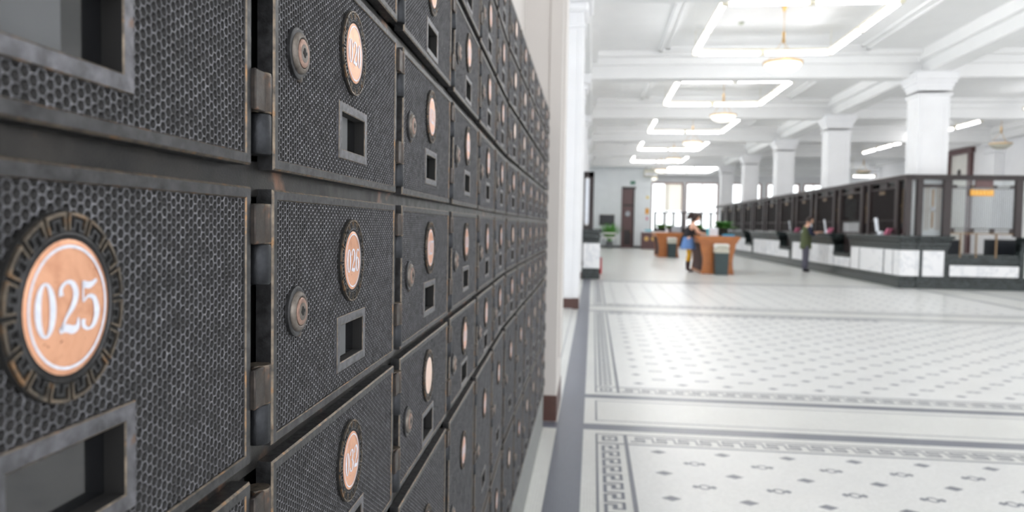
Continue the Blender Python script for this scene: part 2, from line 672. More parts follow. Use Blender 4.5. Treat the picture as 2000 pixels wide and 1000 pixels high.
# window wall
WW = [(4.1, 6.32), (6.52, 8.75), (9.5, 11.7), (12.1, 14.3), (14.6, 15.9)]
b = MB()
xs = [3.42]
for a, c2 in WW:
    b.box(xs[-1], a, 53, 53.25, 0, ZC, M['wall'])
    b.box(a, c2, 53, 53.25, 0, 1.0, M['wall'])
    b.box(a, c2, 53, 53.25, 4.5, ZC, M['wall'])
    xs.append(c2)
b.box(xs[-1], 18, 53, 53.25, 0, ZC, M['wall'])
struct(b, 'wall_far')
def mat_glass():
    t = NT('clear_glass')
    tr_ = t.n('ShaderNodeBsdfTransparent')
    tr_.inputs[0].default_value = (.93, .95, .95, 1)
    gl = t.n('ShaderNodeBsdfGlossy')
    gl.inputs['Roughness'].default_value = .03
    fr_ = t.n('ShaderNodeFresnel')
    fr_.inputs[0].default_value = 1.35
    mx = t.n('ShaderNodeMixShader')
    t.l(fr_.outputs[0], mx.inputs[0])
    t.l(tr_.outputs[0], mx.inputs[1])
    t.l(gl.outputs[0], mx.inputs[2])
    t.l(mx.outputs[0], t.t.nodes['Material Output'].inputs[0])
    return t.m


def mat_blind():
    t = NT('cream_blind_cloth')
    df = t.n('ShaderNodeBsdfDiffuse')
    tl = t.n('ShaderNodeBsdfTranslucent')
    for x in (df, tl):
        x.inputs[0].default_value = (*lin((255, 252, 246)), 1)
    mx = t.n('ShaderNodeMixShader')
    mx.inputs[0].default_value = .75
    t.l(df.outputs[0], mx.inputs[1])
    t.l(tl.outputs[0], mx.inputs[2])
    t.l(mx.outputs[0], t.t.nodes['Material Output'].inputs[0])
    return t.m


M['glass'] = mat_glass()
M['blind'] = mat_blind()
for i, (a, c2) in enumerate(WW):
    f = MB()
    f.box(a, c2, 52.98, 53.1, 4.42, 4.5, M['redwood'])
    f.box(a, c2, 52.98, 53.1, 1.0, 1.08, M['redwood'])
    for x in (a, c2 - .08):
        f.box(x, x + .08, 52.98, 53.1, 1.08, 4.42, M['redwood'])
    fo = struct(f, 'window_%d' % (i + 1))
    MB().box(a + .08, c2 - .08, 53.03, 53.04, 1.08, 4.42, M['glass']).build('pane', parent=fo)
    MB().box((a + c2) / 2 - .025, (a + c2) / 2 + .025, 52.99, 53.08, 1.08, 4.42, M['redwood']).build('mullion', parent=fo)
    # cream roller blind, drawn down over the upper part of the left window
    if i == 0:
        MB().box(a + .9, c2 - .1, 52.94, 52.96, 2.5, 4.42, M['blind']).build('roller_blind', parent=fo)
for i, (q0, q1) in enumerate(FILL_WIN):  # frames and panes of the added, unseen left windows
    f = MB()
    for q in (q0, (q0 + q1) / 2 - .03, q1 - .06):
        f.box(-.58, -.52, q, q + .06, 1.1, 4.6, M['redwood'])
    for z_ in (1.1, 3.4, 4.54):
        f.box(-.575, -.525, q0, q1, z_, z_ + .06, M['redwood'])
    fo = struct(f, 'window_%d' % (len(WW) + i + 1))
    MB().box(-.552, -.548, q0 + .06, q1 - .06, 1.16, 4.54, M['glass']).build('pane', parent=fo)
# right wall, with unseen openings added to bring daylight in
b = MB()
yy_ = -5
for q0, q1 in ((-4, -.5), (.8, 4.3), (5.6, 9.1), (10.4, 13.9), (15.2, 18.7), (20.4, 23.6)):
    b.box(16.15, 16.35, yy_, q0, 0, ZC, M['wall'])
    b.box(16.15, 16.35, q0, q1, 0, 1.1, M['wall'])
    b.box(16.15, 16.35, q0, q1, 4.7, ZC, M['wall'])
    yy_ = q1
b.box(16.15, 16.35, yy_, 33.3, 0, ZC, M['wall'])
b.box(16.15, 16.35, 35.4, 53.2, 0, ZC, M['wall'])
b.box(16.15, 16.35, 33.3, 35.4, 4.95, ZC, M['wall'])
struct(b, 'wall_right')
d = MB()
d.box(16.0, 16.2, 33.3, 33.55, 0, 4.95, M['brownwood'])
d.box(16.0, 16.2, 35.15, 35.4, 0, 4.95, M['brownwood'])
d.box(15.96, 16.2, 33.2, 35.5, 4.75, 5.0, M['brownwood'])
do = struct(d, 'door_2')
MB().box(16.1, 16.14, 33.55, 35.15, .1, 4.75, M['binwhite']).build('door_panel', parent=do)
em = MB()
em.lathe([(.16, 0), (.16, .01), (.10, .02), (.03, .03)], M['darkwood'], 12)
eo = em.build('emblem', parent=do, loc=(16.09, 34.4, 3.95))
eo.rotation_euler = (0, -math.pi / 2, 0)

# ---- door at the far left
d = MB()
d.box(1.72, 1.82, 45.42, 45.6, 0, 3.76, M['brownwood'])
d.box(2.40, 2.5, 45.42, 45.6, 0, 3.76, M['darkwood'])
d.box(1.72, 2.56, 45.40, 45.6, 3.62, 3.76, M['darkwood'])
d.box(1.82, 2.40, 45.42, 45.6, 2.58, 2.68, M['darkwood'])
do = struct(d, 'door_1')
MB().box(1.82, 2.40, 45.5, 45.55, 2.68, 3.62, M['brownwood']).build('transom_panel', parent=do)
lf = MB().box(1.82, 2.40, 45.48, 45.53, 0, 2.58, M['brownwood'], .01)
lf.box(1.90, 2.32, 45.465, 45.48, .2, 1.1, M['darkwood'], .005)
lfo = lf.build('door_leaf', parent=do)
MB().lathe([(.17, 0), (.17, .02), (.14, .03), (.13, .02), (0.001, .02)], M['chrome'], 20, (2.1, 45.48, 2.1), 'y').build('round_window', parent=lfo, smooth=True)
MB().tube([(2.34, 45.46, 1.0), (2.34, 45.42, 1.0), (2.27, 45.42, 1.0)], .012, M['brass']).build('door_handle', parent=lfo)

# ---- piers along the left wall
def pier(y0, y1, x1, m, dark, capital=False, base=True, xs0=-.47, panels=True):
    b = MB()
    b.box(xs0, x1 - .08 if m is M['beige'] else x1 - .03, y0 + .012, y1 - .012, 0, ZC, m)
    b.box(x1 - .09, x1, y0, y1, .16, ZC - .5, m, .006)
    if panels:
        b.box(x1, x1 + .012, y0 + .12, y1 - .12, .4, 4.1, m, .004)
    if capital:
        b.box(xs0, x1 + .03, y0 - .03, y1 + .03, 4.36, 4.42, m, .01)
        b.box(xs0, x1 + .07, y0 - .07, y1 + .07, 4.60, 4.74, m, .03)
        b.box(xs0, x1 + .14, y0 - .12, y1 + .12, 4.74, 4.99, m, .03)
    o = b.build('pillar', kind='structure')
    MB().box(x1 - .09, x1 + .004, y0 - .02, y1 + .006, 0, .17, M['skirt'], .004).build('skirting_block', parent=o)
    if m is M['wall']:
        MB().box(xs0, x1 - .09, y0 - .008, y0 + .011, 0, .14, m).build('plinth_block', parent=o)
    return o


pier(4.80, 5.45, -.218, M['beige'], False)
p2 = pier(11.40, 12.05, -.207, M['wall'], False, True)
p2.children[0].scale = (1, 1, 1)
MB().box(-.455, -.2, 11.375, 11.405, .01, .165, M['skirt'], .004).build('skirting_block', parent=p2)
pier(17.9, 18.55, -.27, M['wall'], False, True)
for k in (1, 2, 3):
    pier(17.9 + BAY * k, 18.55 + BAY * k, -.27, M['wall'], False, True)

# ---- free-standing pillars
def pillar(y0):
    x0, x1 = 7.42, 8.10
    y1 = y0 + .62
    X0 = 7.13 + .0
    b = MB()
    b.box(7.40, x1, y0, y1, 0, 4.5, M['wall'], .02)
    # recessed-panel mouldings on front and hall side
    for (a0, a1) in ((7.50, 7.53), (7.97, 8.0)):
        b.box(a0, a1, y0 - .014, y0, 1.2, 4.18, M['wall'])
    b.box(7.50, 8.0, y0 - .014, y0, 4.18, 4.21, M['wall'])
    for (a0, a1) in ((y0 + .1, y0 + .13), (y1 - .13, y1 - .1)):
        b.box(7.386, 7.40, a0, a1, 1.2, 4.18, M['wall'])
    b.box(7.386, 7.40, y0 + .1, y1 - .1, 4.18, 4.21, M['wall'])
    # stepped capital
    b.box(7.36, 8.14, y0 - .04, y1 + .04, 4.44, 4.50, M['wall'], .01)
    prof = [(0, 4.56), (.02, 4.64), (.05, 4.73), (.09, 4.82)]
    for i in range(3):
        a, z0 = prof[i]
        c2, z1 = prof[i + 1]
        b.box(7.40 - c2, 8.10 + c2, y0 - c2, y1 + c2, z0, z1, M['wall'])
    b.box(7.28, 8.22, y0 - .13, y1 + .13, 4.80, 4.985, M['wall'], .012)
    return b.build('pillar', kind='structure')


for k in range(5):
    pillar(17.85 + BAY * k)
b = MB()
for k in range(5):
    b = MB()
    b.box(15.75, 16.2, 17.95 + BAY * k, 18.55 + BAY * k, 0, 4.5, M['wall'], .02)
    b.box(15.68, 16.2, 17.88 + BAY * k, 18.62 + BAY * k, 4.5, 4.62, M['wall'], .02)
    b.box(15.62, 16.2, 17.82 + BAY * k, 18.68 + BAY * k, 4.8, 4.98, M['wall'], .02)
    b.build('pillar', kind='structure')

# ================================================================ LOCKER CABINETS
a1, a2 = 0.037309556, 0.006529280
JX, JY = -.274, 2.304
ROWS = [(2.020, 1.862), (1.848, 1.689), (1.675, 1.515), (1.501, 1.333), (1.320, 1.152), (1.141, .985), (.966, .600), (.585, .250)]
DW = .334
PIT = .370


def iron_comb(h):
    """cast honeycomb relief: hexagonal rims round sunk pits"""
    py, px_ = .00485, .0042
    R = py / math.sqrt(3)
    x0, x1, z0, z1 = -DW + .0055, -.0055, -h + .0055, -.0055
    cols = int((x1 - x0) / px_) + 1
    rows = int((z1 - z0) / py) + 2
    cx, cz = [], []
    for i in range(cols):
        for j in range(rows):
            x = x0 + px_ * (i + .2)
            z = z0 + py * (j + (.5 if i % 2 else 0))
            if x > x1 or z > z1 + .001:
                continue
            cx.append(x)
            cz.append(z)
    cx, cz = np.array(cx), np.array(cz)
    u = cx + DW
    tall = h > .25
    bz, wz, lz = (-.100, -.288, -.176) if tall else (-.054, -.124, -.084)
    keep = ((u - .171) ** 2 + (cz - bz) ** 2) > .0335 ** 2
    keep &= ~((abs(u - .1745) < .0385) & (abs(cz - wz) < .0205))
    keep &= ((u - .041) ** 2 + (cz - lz) ** 2) > .0155 ** 2
    cx, cz = cx[keep], cz[keep]
    n = len(cx)
    ang = np.arange(6) * math.pi / 3
    jit = lambda s: rng.normal(0, s, (n, 1))
    rings = []
    for rr, yy, js in ((R * 1.0, .0014, 0), (R * .85, .00152, .00002), (R * .78, .00205, .00004), (R * .60, .00255, .00006)):
        ca, sa = np.cos(ang)[None], np.sin(ang)[None]
        k = 1 + (rng.normal(0, .045, (n, 6)) if js else 0)
        x = cx[:, None] + rr * k * ca
        z = cz[:, None] + rr * k * sa
        y = np.full((n, 6), yy) + (jit(js) if js else 0)
        rings.append(np.stack([x, y, z], -1))
    V = np.stack(rings, 1)                       # n,4,6,3
    # large-scale unevenness of the casting
    wob = .0003 * np.sin(V[..., 0] * 55 + 1) * np.sin(V[..., 2] * 70)
    V[..., 1] += wob
    V = V.reshape(-1, 3)
    q = []
    for r in range(3):
        for k in range(6):
            q.append((r * 6 + k, (r + 1) * 6 + k, (r + 1) * 6 + (k + 1) % 6, r * 6 + (k + 1) % 6))
    q = np.array(q)
    base = (np.arange(n) * 24)[:, None, None]
    Q = (q[None] + base).reshape(-1)
    H = (np.array([18, 23, 22, 21, 20, 19])[None] + (np.arange(n) * 24)[:, None]).reshape(-1)
    loops = np.concatenate([Q, H]).astype(np.int32)
    nq = n * 18
    starts = np.concatenate([np.arange(nq) * 4, nq * 4 + np.arange(n) * 6]).astype(np.int32)
    me = bpy.data.meshes.new('honeycomb_panel')
    me.vertices.add(len(V))
    me.vertices.foreach_set('co', V.astype(np.float32).ravel())
    me.loops.add(len(loops))
    me.loops.foreach_set('vertex_index', loops)
    me.polygons.add(len(starts))
    me.polygons.foreach_set('loop_start', starts)
    me.polygons.foreach_set('use_smooth', np.ones(len(starts), bool))
    me.update(calc_edges=True)
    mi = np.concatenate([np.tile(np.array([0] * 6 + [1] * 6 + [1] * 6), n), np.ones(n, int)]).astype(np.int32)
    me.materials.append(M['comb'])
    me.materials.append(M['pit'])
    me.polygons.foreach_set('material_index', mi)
    me.validate()
    return me


def sweep_rect(b, x0, x1, z0, z1, prof, mats):
    """mitred frame; prof = [(inset, y)], mats per strip"""
    loops = []
    for d, y in prof:
        loops.append([(x0 + d, y, z0 + d), (x1 - d, y, z0 + d), (x1 - d, y, z1 - d), (x0 + d, y, z1 - d)])
    for i in range(len(prof) - 1):
        vs = loops[i] + loops[i + 1]
        b.add(vs, [(k, (k + 1) % 4, 4 + (k + 1) % 4, 4 + k) for k in range(4)], mats[i])


def door_mesh(h):
    b = MB()
    I, W = M['iron'], M['worn']
    sweep_rect(b, -DW, 0, -h, 0, [(0, .0115), (0, .0013), (.0012, 0), (.0064, 0), (.0070, .0008), (.0074, .0034)], [I, W, I, W, I])
    b.add([(-DW, .0115, -h), (0, .0115, -h), (0, .0115, 0), (-DW, .0115, 0)], [(0, 3, 2, 1)], I)
    # casting shoulder: sheet behind the honeycomb, open at the little window
    wz = -.288 if h > .25 else -.124
    wx0, wx1, w0, w1 = -DW + .1365, -DW + .2125, wz - .019, wz + .019
    y = .0042
    for (p, q, r, s_) in ((-DW + .006, wx0, -h + .006, -.006), (wx1, -.006, -h + .006, -.006), (wx0, wx1, -h + .006, w0), (wx0, wx1, w1, -.006)):
        b.add([(p, y, r), (q, y, r), (q, y, s_), (p, y, s_)], [(0, 1, 2, 3)], I)
    return b.build('locker_door', link=False)


def winframe_mesh():
    b = MB()
    I, W = M['frame_iron'], M['worn']
    w2, h2 = .0415, .0237
    sweep_rect(b, -w2, w2, -h2, h2, [(0, .004), (0, -.0006), (.0006, -.0012), (.0072, -.0012), (.0080, -.0006), (.0084, .0115)], [I, W, I, W, M['black']])
    return b.build('window_frame', link=False)


def hinge_mesh():
    """two knuckles: copper-worn one fixed to the door, blackened one to the frame"""
    b = MB()
    L, W, B = M['leaf'], M['worn'], M['barrel']
    # door leaf bent round the pin
    b.box(-.001, .014, -.0030, .0008, 0, .0245, L, .0008)
    n = 10
    r = .0080
    c0 = (.0175, .0035)
    P = [(c0[0] + r * math.cos(t), c0[1] + r * math.sin(t)) for t in [2 * math.pi * k / n for k in range(n)]]
    b.tube([(c0[0], c0[1], 0), (c0[0], c0[1], .0012), (c0[0], c0[1], .0233), (c0[0], c0[1], .0245)], [r * .93, r, r, r * .93], L, 14)
    b.tube([(c0[0], c0[1], .0228), (c0[0], c0[1], .0247)], [r * 1.01, r * .95], W, 14)
    b.tube([(c0[0], c0[1], .0), (c0[0], c0[1], .0010)], [r * .95, r * 1.01], W, 14)
    b.tube([(c0[0], c0[1], -.0253), (c0[0], c0[1], -.0243), (c0[0], c0[1], -.0013), (c0[0], c0[1], -.0004)], [r * .88, r * .98, r * .98, r * .9], B, 14)
    b.box(.013, .032, .0085, .013, -.025, -.0006, B, .0008)
    return b.build('hinge', link=False, smooth=True)


def lock_mesh():
    b = MB()
    A, C, K = M['lockrim'], M['lockface'], M['black']
    b.lathe([(.0192, -.0015), (.0192, .0012), (.0185, .0018), (.0165, .0019)], M['iron'], 30, axis='y', sy=1.03)
    b.tube([(.003, .0005, -.0192), (.0035, -.001, -.0215)], [.0035, .001], A, 6)
    b.lathe([(.0160, .0012), (.0158, .0030), (.0146, .0046), (.0124, .0052), (.0116, .0047), (.0113, .0036), (.0111, .0036)], A, 30, axis='y')
    b.lathe([(.0111, .0030), (.0109, .0050), (.0103, .0055), (.0076, .0057)], C, 28, axis='y')
    b.lathe([(.0075, .0051), (.0072, .0051), (.0070, .0058), (.0069, .0059)], A, 24, axis='y', ms=[K, A, A])
    # keyhole: round opening with a cross slot
    for (r_, cz_, sx_) in ((.0024, .0004, 1),):
        pts = [(r_ * math.cos(t), cz_ + r_ * 1.6 * math.sin(t)) for t in [2 * math.pi * k / 12 for k in range(12)]]
        b.prism(pts, -.0059, -.0062, K)
    b.box(-.0034, .0038, -.0063, -.0058, -.0010, .0012, K)
    return b.build('cylinder_lock', link=False, smooth=True)


def badge_ring_mesh():
    """cast fret ring: 16 segments, each a raised outer arc with two legs and curled feet"""
    b = MB()
    I, W = M['iron'], M['worn']
    sx, sy = .0333, .0362
    b.lathe([(1.0, -.001), (1.0, .0014), (.975, .0020), (.76, .0016), (.74, .0024)], M['black'], 48, axis='y', sx=sx, sy=sy)

    def arc(r0, r1, t0, t1, y0, y1, m, n=3):
        for k in range(n):
            ta, tb = t0 + (t1 - t0) * k / n, t0 + (t1 - t0) * (k + 1) / n
            P = [(r0 * sx * math.cos(ta), r0 * sy * math.sin(ta)), (r1 * sx * math.cos(ta), r1 * sy * math.sin(ta)),
                 (r1 * sx * math.cos(tb), r1 * sy * math.sin(tb)), (r0 * sx * math.cos(tb), r0 * sy * math.sin(tb))]
            b.prism(P, -y0, -y1, m)

    N = 16
    for i in range(N):
        t = 2 * math.pi * i / N + math.pi / 2 + .02
        s = 2 * math.pi / N
        h = .0030
        arc(.955, .992, t + .07 * s, t + .93 * s, .001, h, W, 4)
        for (p, q) in ((.07, .14), (.86, .93)):
            arc(.80, .955, t + p * s, t + q * s, .001, h * .94, W, 1)
        for (p, q) in ((.14, .40), (.60, .86)):
            arc(.80, .835, t + p * s, t + q * s, .001, h * .9, I, 1)
        for (p, q) in ((.32, .40), (.60, .68)):
            arc(.835, .90, t + p * s, t + q * s, .001, h * .9, I, 1)
        arc(.90, .925, t + .32 * s, t + .68 * s, .001, h * .9, I, 1)
    b.lathe([(.790, .001), (.785, .0026), (.762, .0029), (.745, .0022)], I, 48, axis='y', sx=sx, sy=sy)
    return b.build('fret_ring', link=False)


def plate_mesh(mat):
    b = MB()
    sx, sy = .0333, .0362
    b.lathe([(.735, .0005), (.730, .0020), (.715, .0024), (.60, .0026)], mat, 40, axis='y', sx=sx * .99, sy=sy * .99)
    return b.build('number_plate', link=False, smooth=True)


def stroke(b, pts, ws, m, y, ox, sc):
    P = [Vector(p) for p in pts]
    out = []
    for i in range(len(P) - 1):
        p0, p1, p2, p3 = P[max(i - 1, 0)], P[i], P[i + 1], P[min(i + 2, len(P) - 1)]
        for k in range(4):
            t = k / 4
            q = .5 * ((2 * p1) + (p2 - p0) * t + (2 * p0 - 5 * p1 + 4 * p2 - p3) * t * t + (3 * p1 - p0 - 3 * p2 + p3) * t ** 3)
            out.append((q, ws[i] + (ws[i + 1] - ws[i]) * t))
    out.append((P[-1], ws[-1]))
    vs = []
    for i, (q, w_) in enumerate(out):
        d = (out[min(i + 1, len(out) - 1)][0] - out[max(i - 1, 0)][0])
        d = Vector((d.x, d.y)).normalized()
        nrm = Vector((-d.y, d.x)) * w_ / 2
        for s_ in (1, -1):
            v = q + nrm * s_
            vs.append((ox + v.x * sc, y, v.y * sc))
    b.add(vs, [(2 * i, 2 * i + 1, 2 * i + 3, 2 * i + 2) for i in range(len(out) - 1)], m)


def ell(b, cx, cz, rx, rz, tx, tz, m, y, ox, sc, n=22):
    vs = []
    for k in range(n):
        t = 2 * math.pi * k / n
        vs.append((ox + (cx + rx * math.cos(t)) * sc, y, (cz + rz * math.sin(t)) * sc))
        vs.append((ox + (cx + (rx - tx) * math.cos(t)) * sc, y, (cz + (rz - tz) * math.sin(t)) * sc))
    b.add(vs, [(2 * k, 2 * k + 1, (2 * k + 3) % (2 * n), (2 * k + 2) % (2 * n)) for k in range(n)], m)


def digit(b, ch, ox, sc, m, y):
    # unit box: x -0.27..0.27, z -0.5..0.5 ; heavy verticals, hairline joins
    if ch == '0':
        ell(b, 0, 0, .27, .5, .16, .05, m, y, ox, sc)
    elif ch == '1':
        stroke(b, [(0, .48), (0, -.46)], [.15, .15], m, y, ox, sc)
        stroke(b, [(-.17, -.47), (.17, -.47)], [.05, .05], m, y, ox, sc)
        stroke(b, [(-.17, .34), (-.03, .47)], [.05, .06], m, y, ox, sc)
    elif ch == '2':
        stroke(b, [(-.2, .22), (-.2, .36), (-.05, .47), (.12, .42), (.2, .24), (.12, .02), (-.06, -.18), (-.21, -.40)], [.13, .09, .06, .12, .16, .13, .07, .06], m, y, ox, sc)
        stroke(b, [(-.25, -.42), (-.08, -.38), (.1, -.43), (.24, -.38), (.26, -.22)], [.10, .15, .16, .12, .04], m, y, ox, sc)
    elif ch == '3':
        stroke(b, [(-.2, .26), (-.18, .38), (-.02, .47), (.13, .40), (.17, .24), (.10, .08), (-.04, .03)], [.13, .1, .05, .11, .14, .09, .04], m, y, ox, sc)
        stroke(b, [(-.04, .04), (.12, -.02), (.2, -.2), (.14, -.38), (-.02, -.47), (-.18, -.40), (-.21, -.27)], [.04, .10, .16, .12, .05, .09, .13], m, y, ox, sc)
    elif ch == '4':
        stroke(b, [(.10, .48), (.10, -.46)], [.15, .15], m, y, ox, sc)
        stroke(b, [(.06, .46), (-.25, -.18)], [.05, .05], m, y, ox, sc)
        stroke(b, [(-.27, -.20), (.26, -.20)], [.06, .06], m, y, ox, sc)
        stroke(b, [(-.04, -.47), (.24, -.47)], [.05, .05], m, y, ox, sc)
    elif ch == '5':
        stroke(b, [(-.2, .40), (0, .37), (.2, .46)], [.14, .13, .06], m, y, ox, sc)
        stroke(b, [(-.2, .46), (-.2, .06)], [.045, .045], m, y, ox, sc)
        stroke(b, [(-.2, .06), (-.05, .16), (.12, .10), (.2, -.14), (.12, -.38), (-.04, -.47), (-.19, -.40), (-.2, -.27)], [.04, .06, .12, .17, .12, .05, .1, .13], m, y, ox, sc)
    elif ch == '6':
        ell(b, 0, -.18, .25, .32, .15, .05, m, y, ox, sc)
        stroke(b, [(-.18, -.2), (-.19, .1), (-.10, .36), (.06, .47), (.18, .38)], [.14, .15, .1, .05, .12], m, y, ox, sc)
    elif ch == '7':
        stroke(b, [(-.25, .28), (-.22, .40), (0, .40), (.24, .44)], [.05, .12, .15, .09], m, y, ox, sc)
        stroke(b, [(.23, .42), (.04, .02), (-.04, -.46)], [.05, .12, .17], m, y, ox, sc)
    elif ch == '8':
        ell(b, 0, .25, .21, .24, .11, .05, m, y, ox, sc)
        ell(b, 0, -.23, .25, .27, .14, .05, m, y, ox, sc)
    elif ch == '9':
        ell(b, 0, .18, .25, .32, .15, .05, m, y, ox, sc)
        stroke(b, [(.18, .2), (.19, -.1), (.10, -.36), (-.06, -.47), (-.18, -.38)], [.14, .15, .1, .05, .12], m, y, ox, sc)


def number_mesh(n):
    b = MB()
    sx, sy = .0333, .0362
    y = -.0029
    vs = []
    N = 40
    for k in range(N):
        t = 2 * math.pi * k / N
        for r in (.652, .620):
            vs.append((r * sx * math.cos(t), y + .0001, r * sy * math.sin(t)))
    b.add(vs, [(2 * k, 2 * k + 1, (2 * k + 3) % (2 * N), (2 * k + 2) % (2 * N)) for k in range(N)], M['print'])
    for i, ch in enumerate('%03d' % n):
        digit(b, ch, (i - 1) * .0123 - .0006, .0204, M['print'], y)
    return b.build('printed_number', link=False)


# glass pane and slip of the little window
pb = MB().add([(-.036, .0095, -.0175), (.036, .0095, -.0175), (.036, .0095, .0175), (-.036, .0095, .0175)], [(0, 1, 2, 3)], M['pane'])
PANE = pb.build('glass_pane', link=False)
sb = MB().box(-.033, .006, .0078, .0082, -.0145, .0150, M['card'])
SLIP = sb.build('paper_slip', link=False)
WF, HG, LK, BR = winframe_mesh(), hinge_mesh(), lock_mesh(), badge_ring_mesh()
PL, PLW = plate_mesh(M['copper']), plate_mesh(M['copperpale'])
heights = sorted({round(a - b_, 3) for a, b_ in ROWS})
CLS = {}
for h in heights:
    key = min(CLS, key=lambda q: abs(q - h)) if CLS and min(abs(q - h) for q in CLS) < .004 else None
    if key is None:
        CLS[h] = (door_mesh(h), iron_comb(h))
        key = h
    CLS[h] = CLS[key] if h not in CLS else CLS[h]


def cabinet(loc, rz, ncol, first, x_first, label, pitch=PIT):
    """local x runs along the fronts, -y faces the hall"""
    c_ = empty('locker_cabinet', loc, rz, label=label, category='locker cabinet', group='post office lockers')
    x_end = x_first + pitch * ncol
    L0 = x_first - (.036 if first == 1 else .0195)
    body = MB()
    body.box(L0, x_end - .003, .024, .165, .235, 2.03, M['carcass'])
    body.build('carcass', parent=c_)
    pl = MB().box(L0, x_end - .003, .003, .165, 0, .236, M['plinth'], .003)
    pl.build('plinth', parent=c_)
    # continuous rails between the rows of doors
    zs = [2.032] + [(ROWS[i][1] + ROWS[i + 1][0]) / 2 for i in range(len(ROWS) - 1)] + [.243]
    for i, z in enumerate(zs):
        hh = .0115 if i == 4 else .0095
        MB().box(L0, x_end - .003, .0118, .026, z - hh, z + hh, M['rail'], .0008).build('rail', parent=c_)
    for k in range(ncol + 1):
        x = x_first - .018 + pitch * k
        if k == ncol:
            x -= .004
        MB().box(x - .0165, x + .0165, .0200, .026, .24, 2.03, M['carcass']).build('stile', parent=c_)
    for r, (zt, zb) in enumerate(ROWS):
        h = round(zt - zb, 3)
        dm_, cm_ = CLS[h]
        tall = h > .25
        bz, wz, lz = (-.100, -.288, -.176) if tall else (-.054, -.124, -.084)
        for k in range(ncol):
            num = first + 6 * r + k
            x = x_first + DW + pitch * k
            d_ = link_obj('locker_door', dm_, c_, (x, 0, zt))
            key = (first, r, k)
            ang = rng.normal(0, .0022)
            if key == (1, 4, 1):
                ang = .004
            d_.rotation_euler = (0, rng.normal(0, .0008), -abs(ang))
            ncm = '%03d' % num
            if num in (19, 20, 25, 26, 27, 28, 32, 33):
                d_['label'] = 'iron locker door with plate number ' + ncm
            link_obj('honeycomb_relief', cm_, d_, (0, 0, 0), kind='stuff')
            link_obj('window_frame', WF, d_, (-DW + .1745, .001, wz))
            link_obj('glass_pane', PANE, d_, (-DW + .1745, 0, wz))
            if rng.random() < .45:
                link_obj('paper_slip', SLIP, d_, (-DW + .1745, 0, wz))
            link_obj('fret_ring', BR, d_, (-DW + .171, .001, bz))
            blank = num in (33, 38, 44, 8, 14) or (num > 48 and rng.random() < .4)
            p_ = link_obj('number_plate', PLW if blank else PL, d_, (-DW + .171, .001, bz))
            if not blank:
                link_obj('printed_number', number_mesh(num) if num < 49 else number_mesh(num), d_, (-DW + .171, .001, bz))
            lo = link_obj('cylinder_lock', LK, d_, (-DW + .041, .0005, lz))
            lo.rotation_euler = (0, rng.uniform(-.15, .15), 0)
            lo.scale = (.9, .9, .9)
            if tall:
                hz = (-.032, -h / 2, -h + .034 + .025)
            else:
                hz = (-.0345, -h + .033)
            for z_ in hz:
                link_obj('hinge', HG, d_, (0, 0, z_))
    return c_


A1 = math.pi / 2 + a1
# cabinet 1: door B left edge sits at -1.853 from the junction
cabinet((JX, JY, 0), A1, 6, 1, -1.853 - PIT, 'black iron honeycomb locker cabinet in the foreground, with plate number 025 showing large')
A2 = math.pi / 2 + a2
cabinet((JX, JY, 0), A2, 6, 49, .022, 'black iron honeycomb locker cabinet standing beside the beige pier, further along the wall', pitch=.378)

# ================================================================ LIGHT FITTINGS
def ring_light(x0, y0, label, w_=2.78, d_=3.54):
    z = 5.02
    o = empty('ceiling_light', (x0 + w_ / 2, y0 + d_ / 2, z), 0, label=label, category='ceiling light', group='rectangular rings of fluorescent tubes')
    hw, hd = w_ / 2, d_ / 2
    r = .031
    gp = .085
    segs = []
    for s in (-1, 1):
        segs += [((-hw + gp, s * hd), (-gp, s * hd)), ((gp, s * hd), (hw - gp, s * hd))]
        segs += [((s * hw, -hd + gp), (s * hw, -gp)), ((s * hw, gp), (s * hw, hd - gp))]
    for a, b_ in segs:
        MB().tube([(a[0], a[1], 0), (b_[0], b_[1], 0)], r, M['tube'], 8).build('tube', parent=o)
    fr_ = MB()
    for s in (-1, 1):
        fr_.box(-hw - .03, hw + .03, s * hd - .055, s * hd + .055, .04, .09, M['holder'])
        fr_.box(s * hw - .055, s * hw + .055, -hd + .055, hd - .055, .04, .09, M['holder'])
    fr_.build('frame', parent=o)
    for (x, y) in ((-hw, -hd), (hw, -hd), (-hw, hd), (hw, hd), (0, -hd), (0, hd), (-hw, 0), (hw, 0)):
        MB().box(x - .05, x + .05, y - .05, y + .05, -.035, .1, M['holder'], .01).build('tube_holder', parent=o)
    for (x, y) in ((-hw, -hd), (hw, -hd), (-hw, hd), (hw, hd)):
        MB().tube([(x, y, .09), (x, y, ZC - z)], .006, M['holder'], 6).build('hanger', parent=o)
    return o


names = ['nearest', 'second', 'third', 'fourth', 'fifth']
for k in range(5):
    ring_light(2.09, 12.53 + BAY * k, '%s rectangular ring of white tubes over the main hall' % names[k])
ring_light(2.09, 6.03, 'ring of white tubes over the main hall, before the first pendant bowl')
ring_light(4.7, 45.8, 'small far ring of white tubes near the bright windows')


def row_light(segs, label, x=12.75, z=5.02, along='y'):
    o = empty('ceiling_light', (x, segs[0][0] if along == 'y' else 43.4, z), 0, label=label, category='ceiling light', group='single rows of tubes')
    for a, b_ in segs:
        p = [(0, a - segs[0][0], 0), (0, b_ - segs[0][0], 0)]
        if along == 'x':
            p = [(q[1], 0, 0) for q in p]
        MB().tube(p, .032, M['tube'], 8).build('tube', parent=o)
        fr_ = MB()
        (xa, ya, _), (xb, yb, _) = p
        fr_.box(xa - .035, xb + .035, ya - .035, yb + .035, .045, .08, M['holder'])
        for q in p:
            fr_.box(q[0] - .05, q[0] + .05, q[1] - .05, q[1] + .05, -.035, .09, M['holder'], .01)
            fr_.tube([(q[0], q[1], .08), (q[0], q[1], ZC - z)], .006, M['holder'], 6)
        fr_.build('fitting', parent=o)


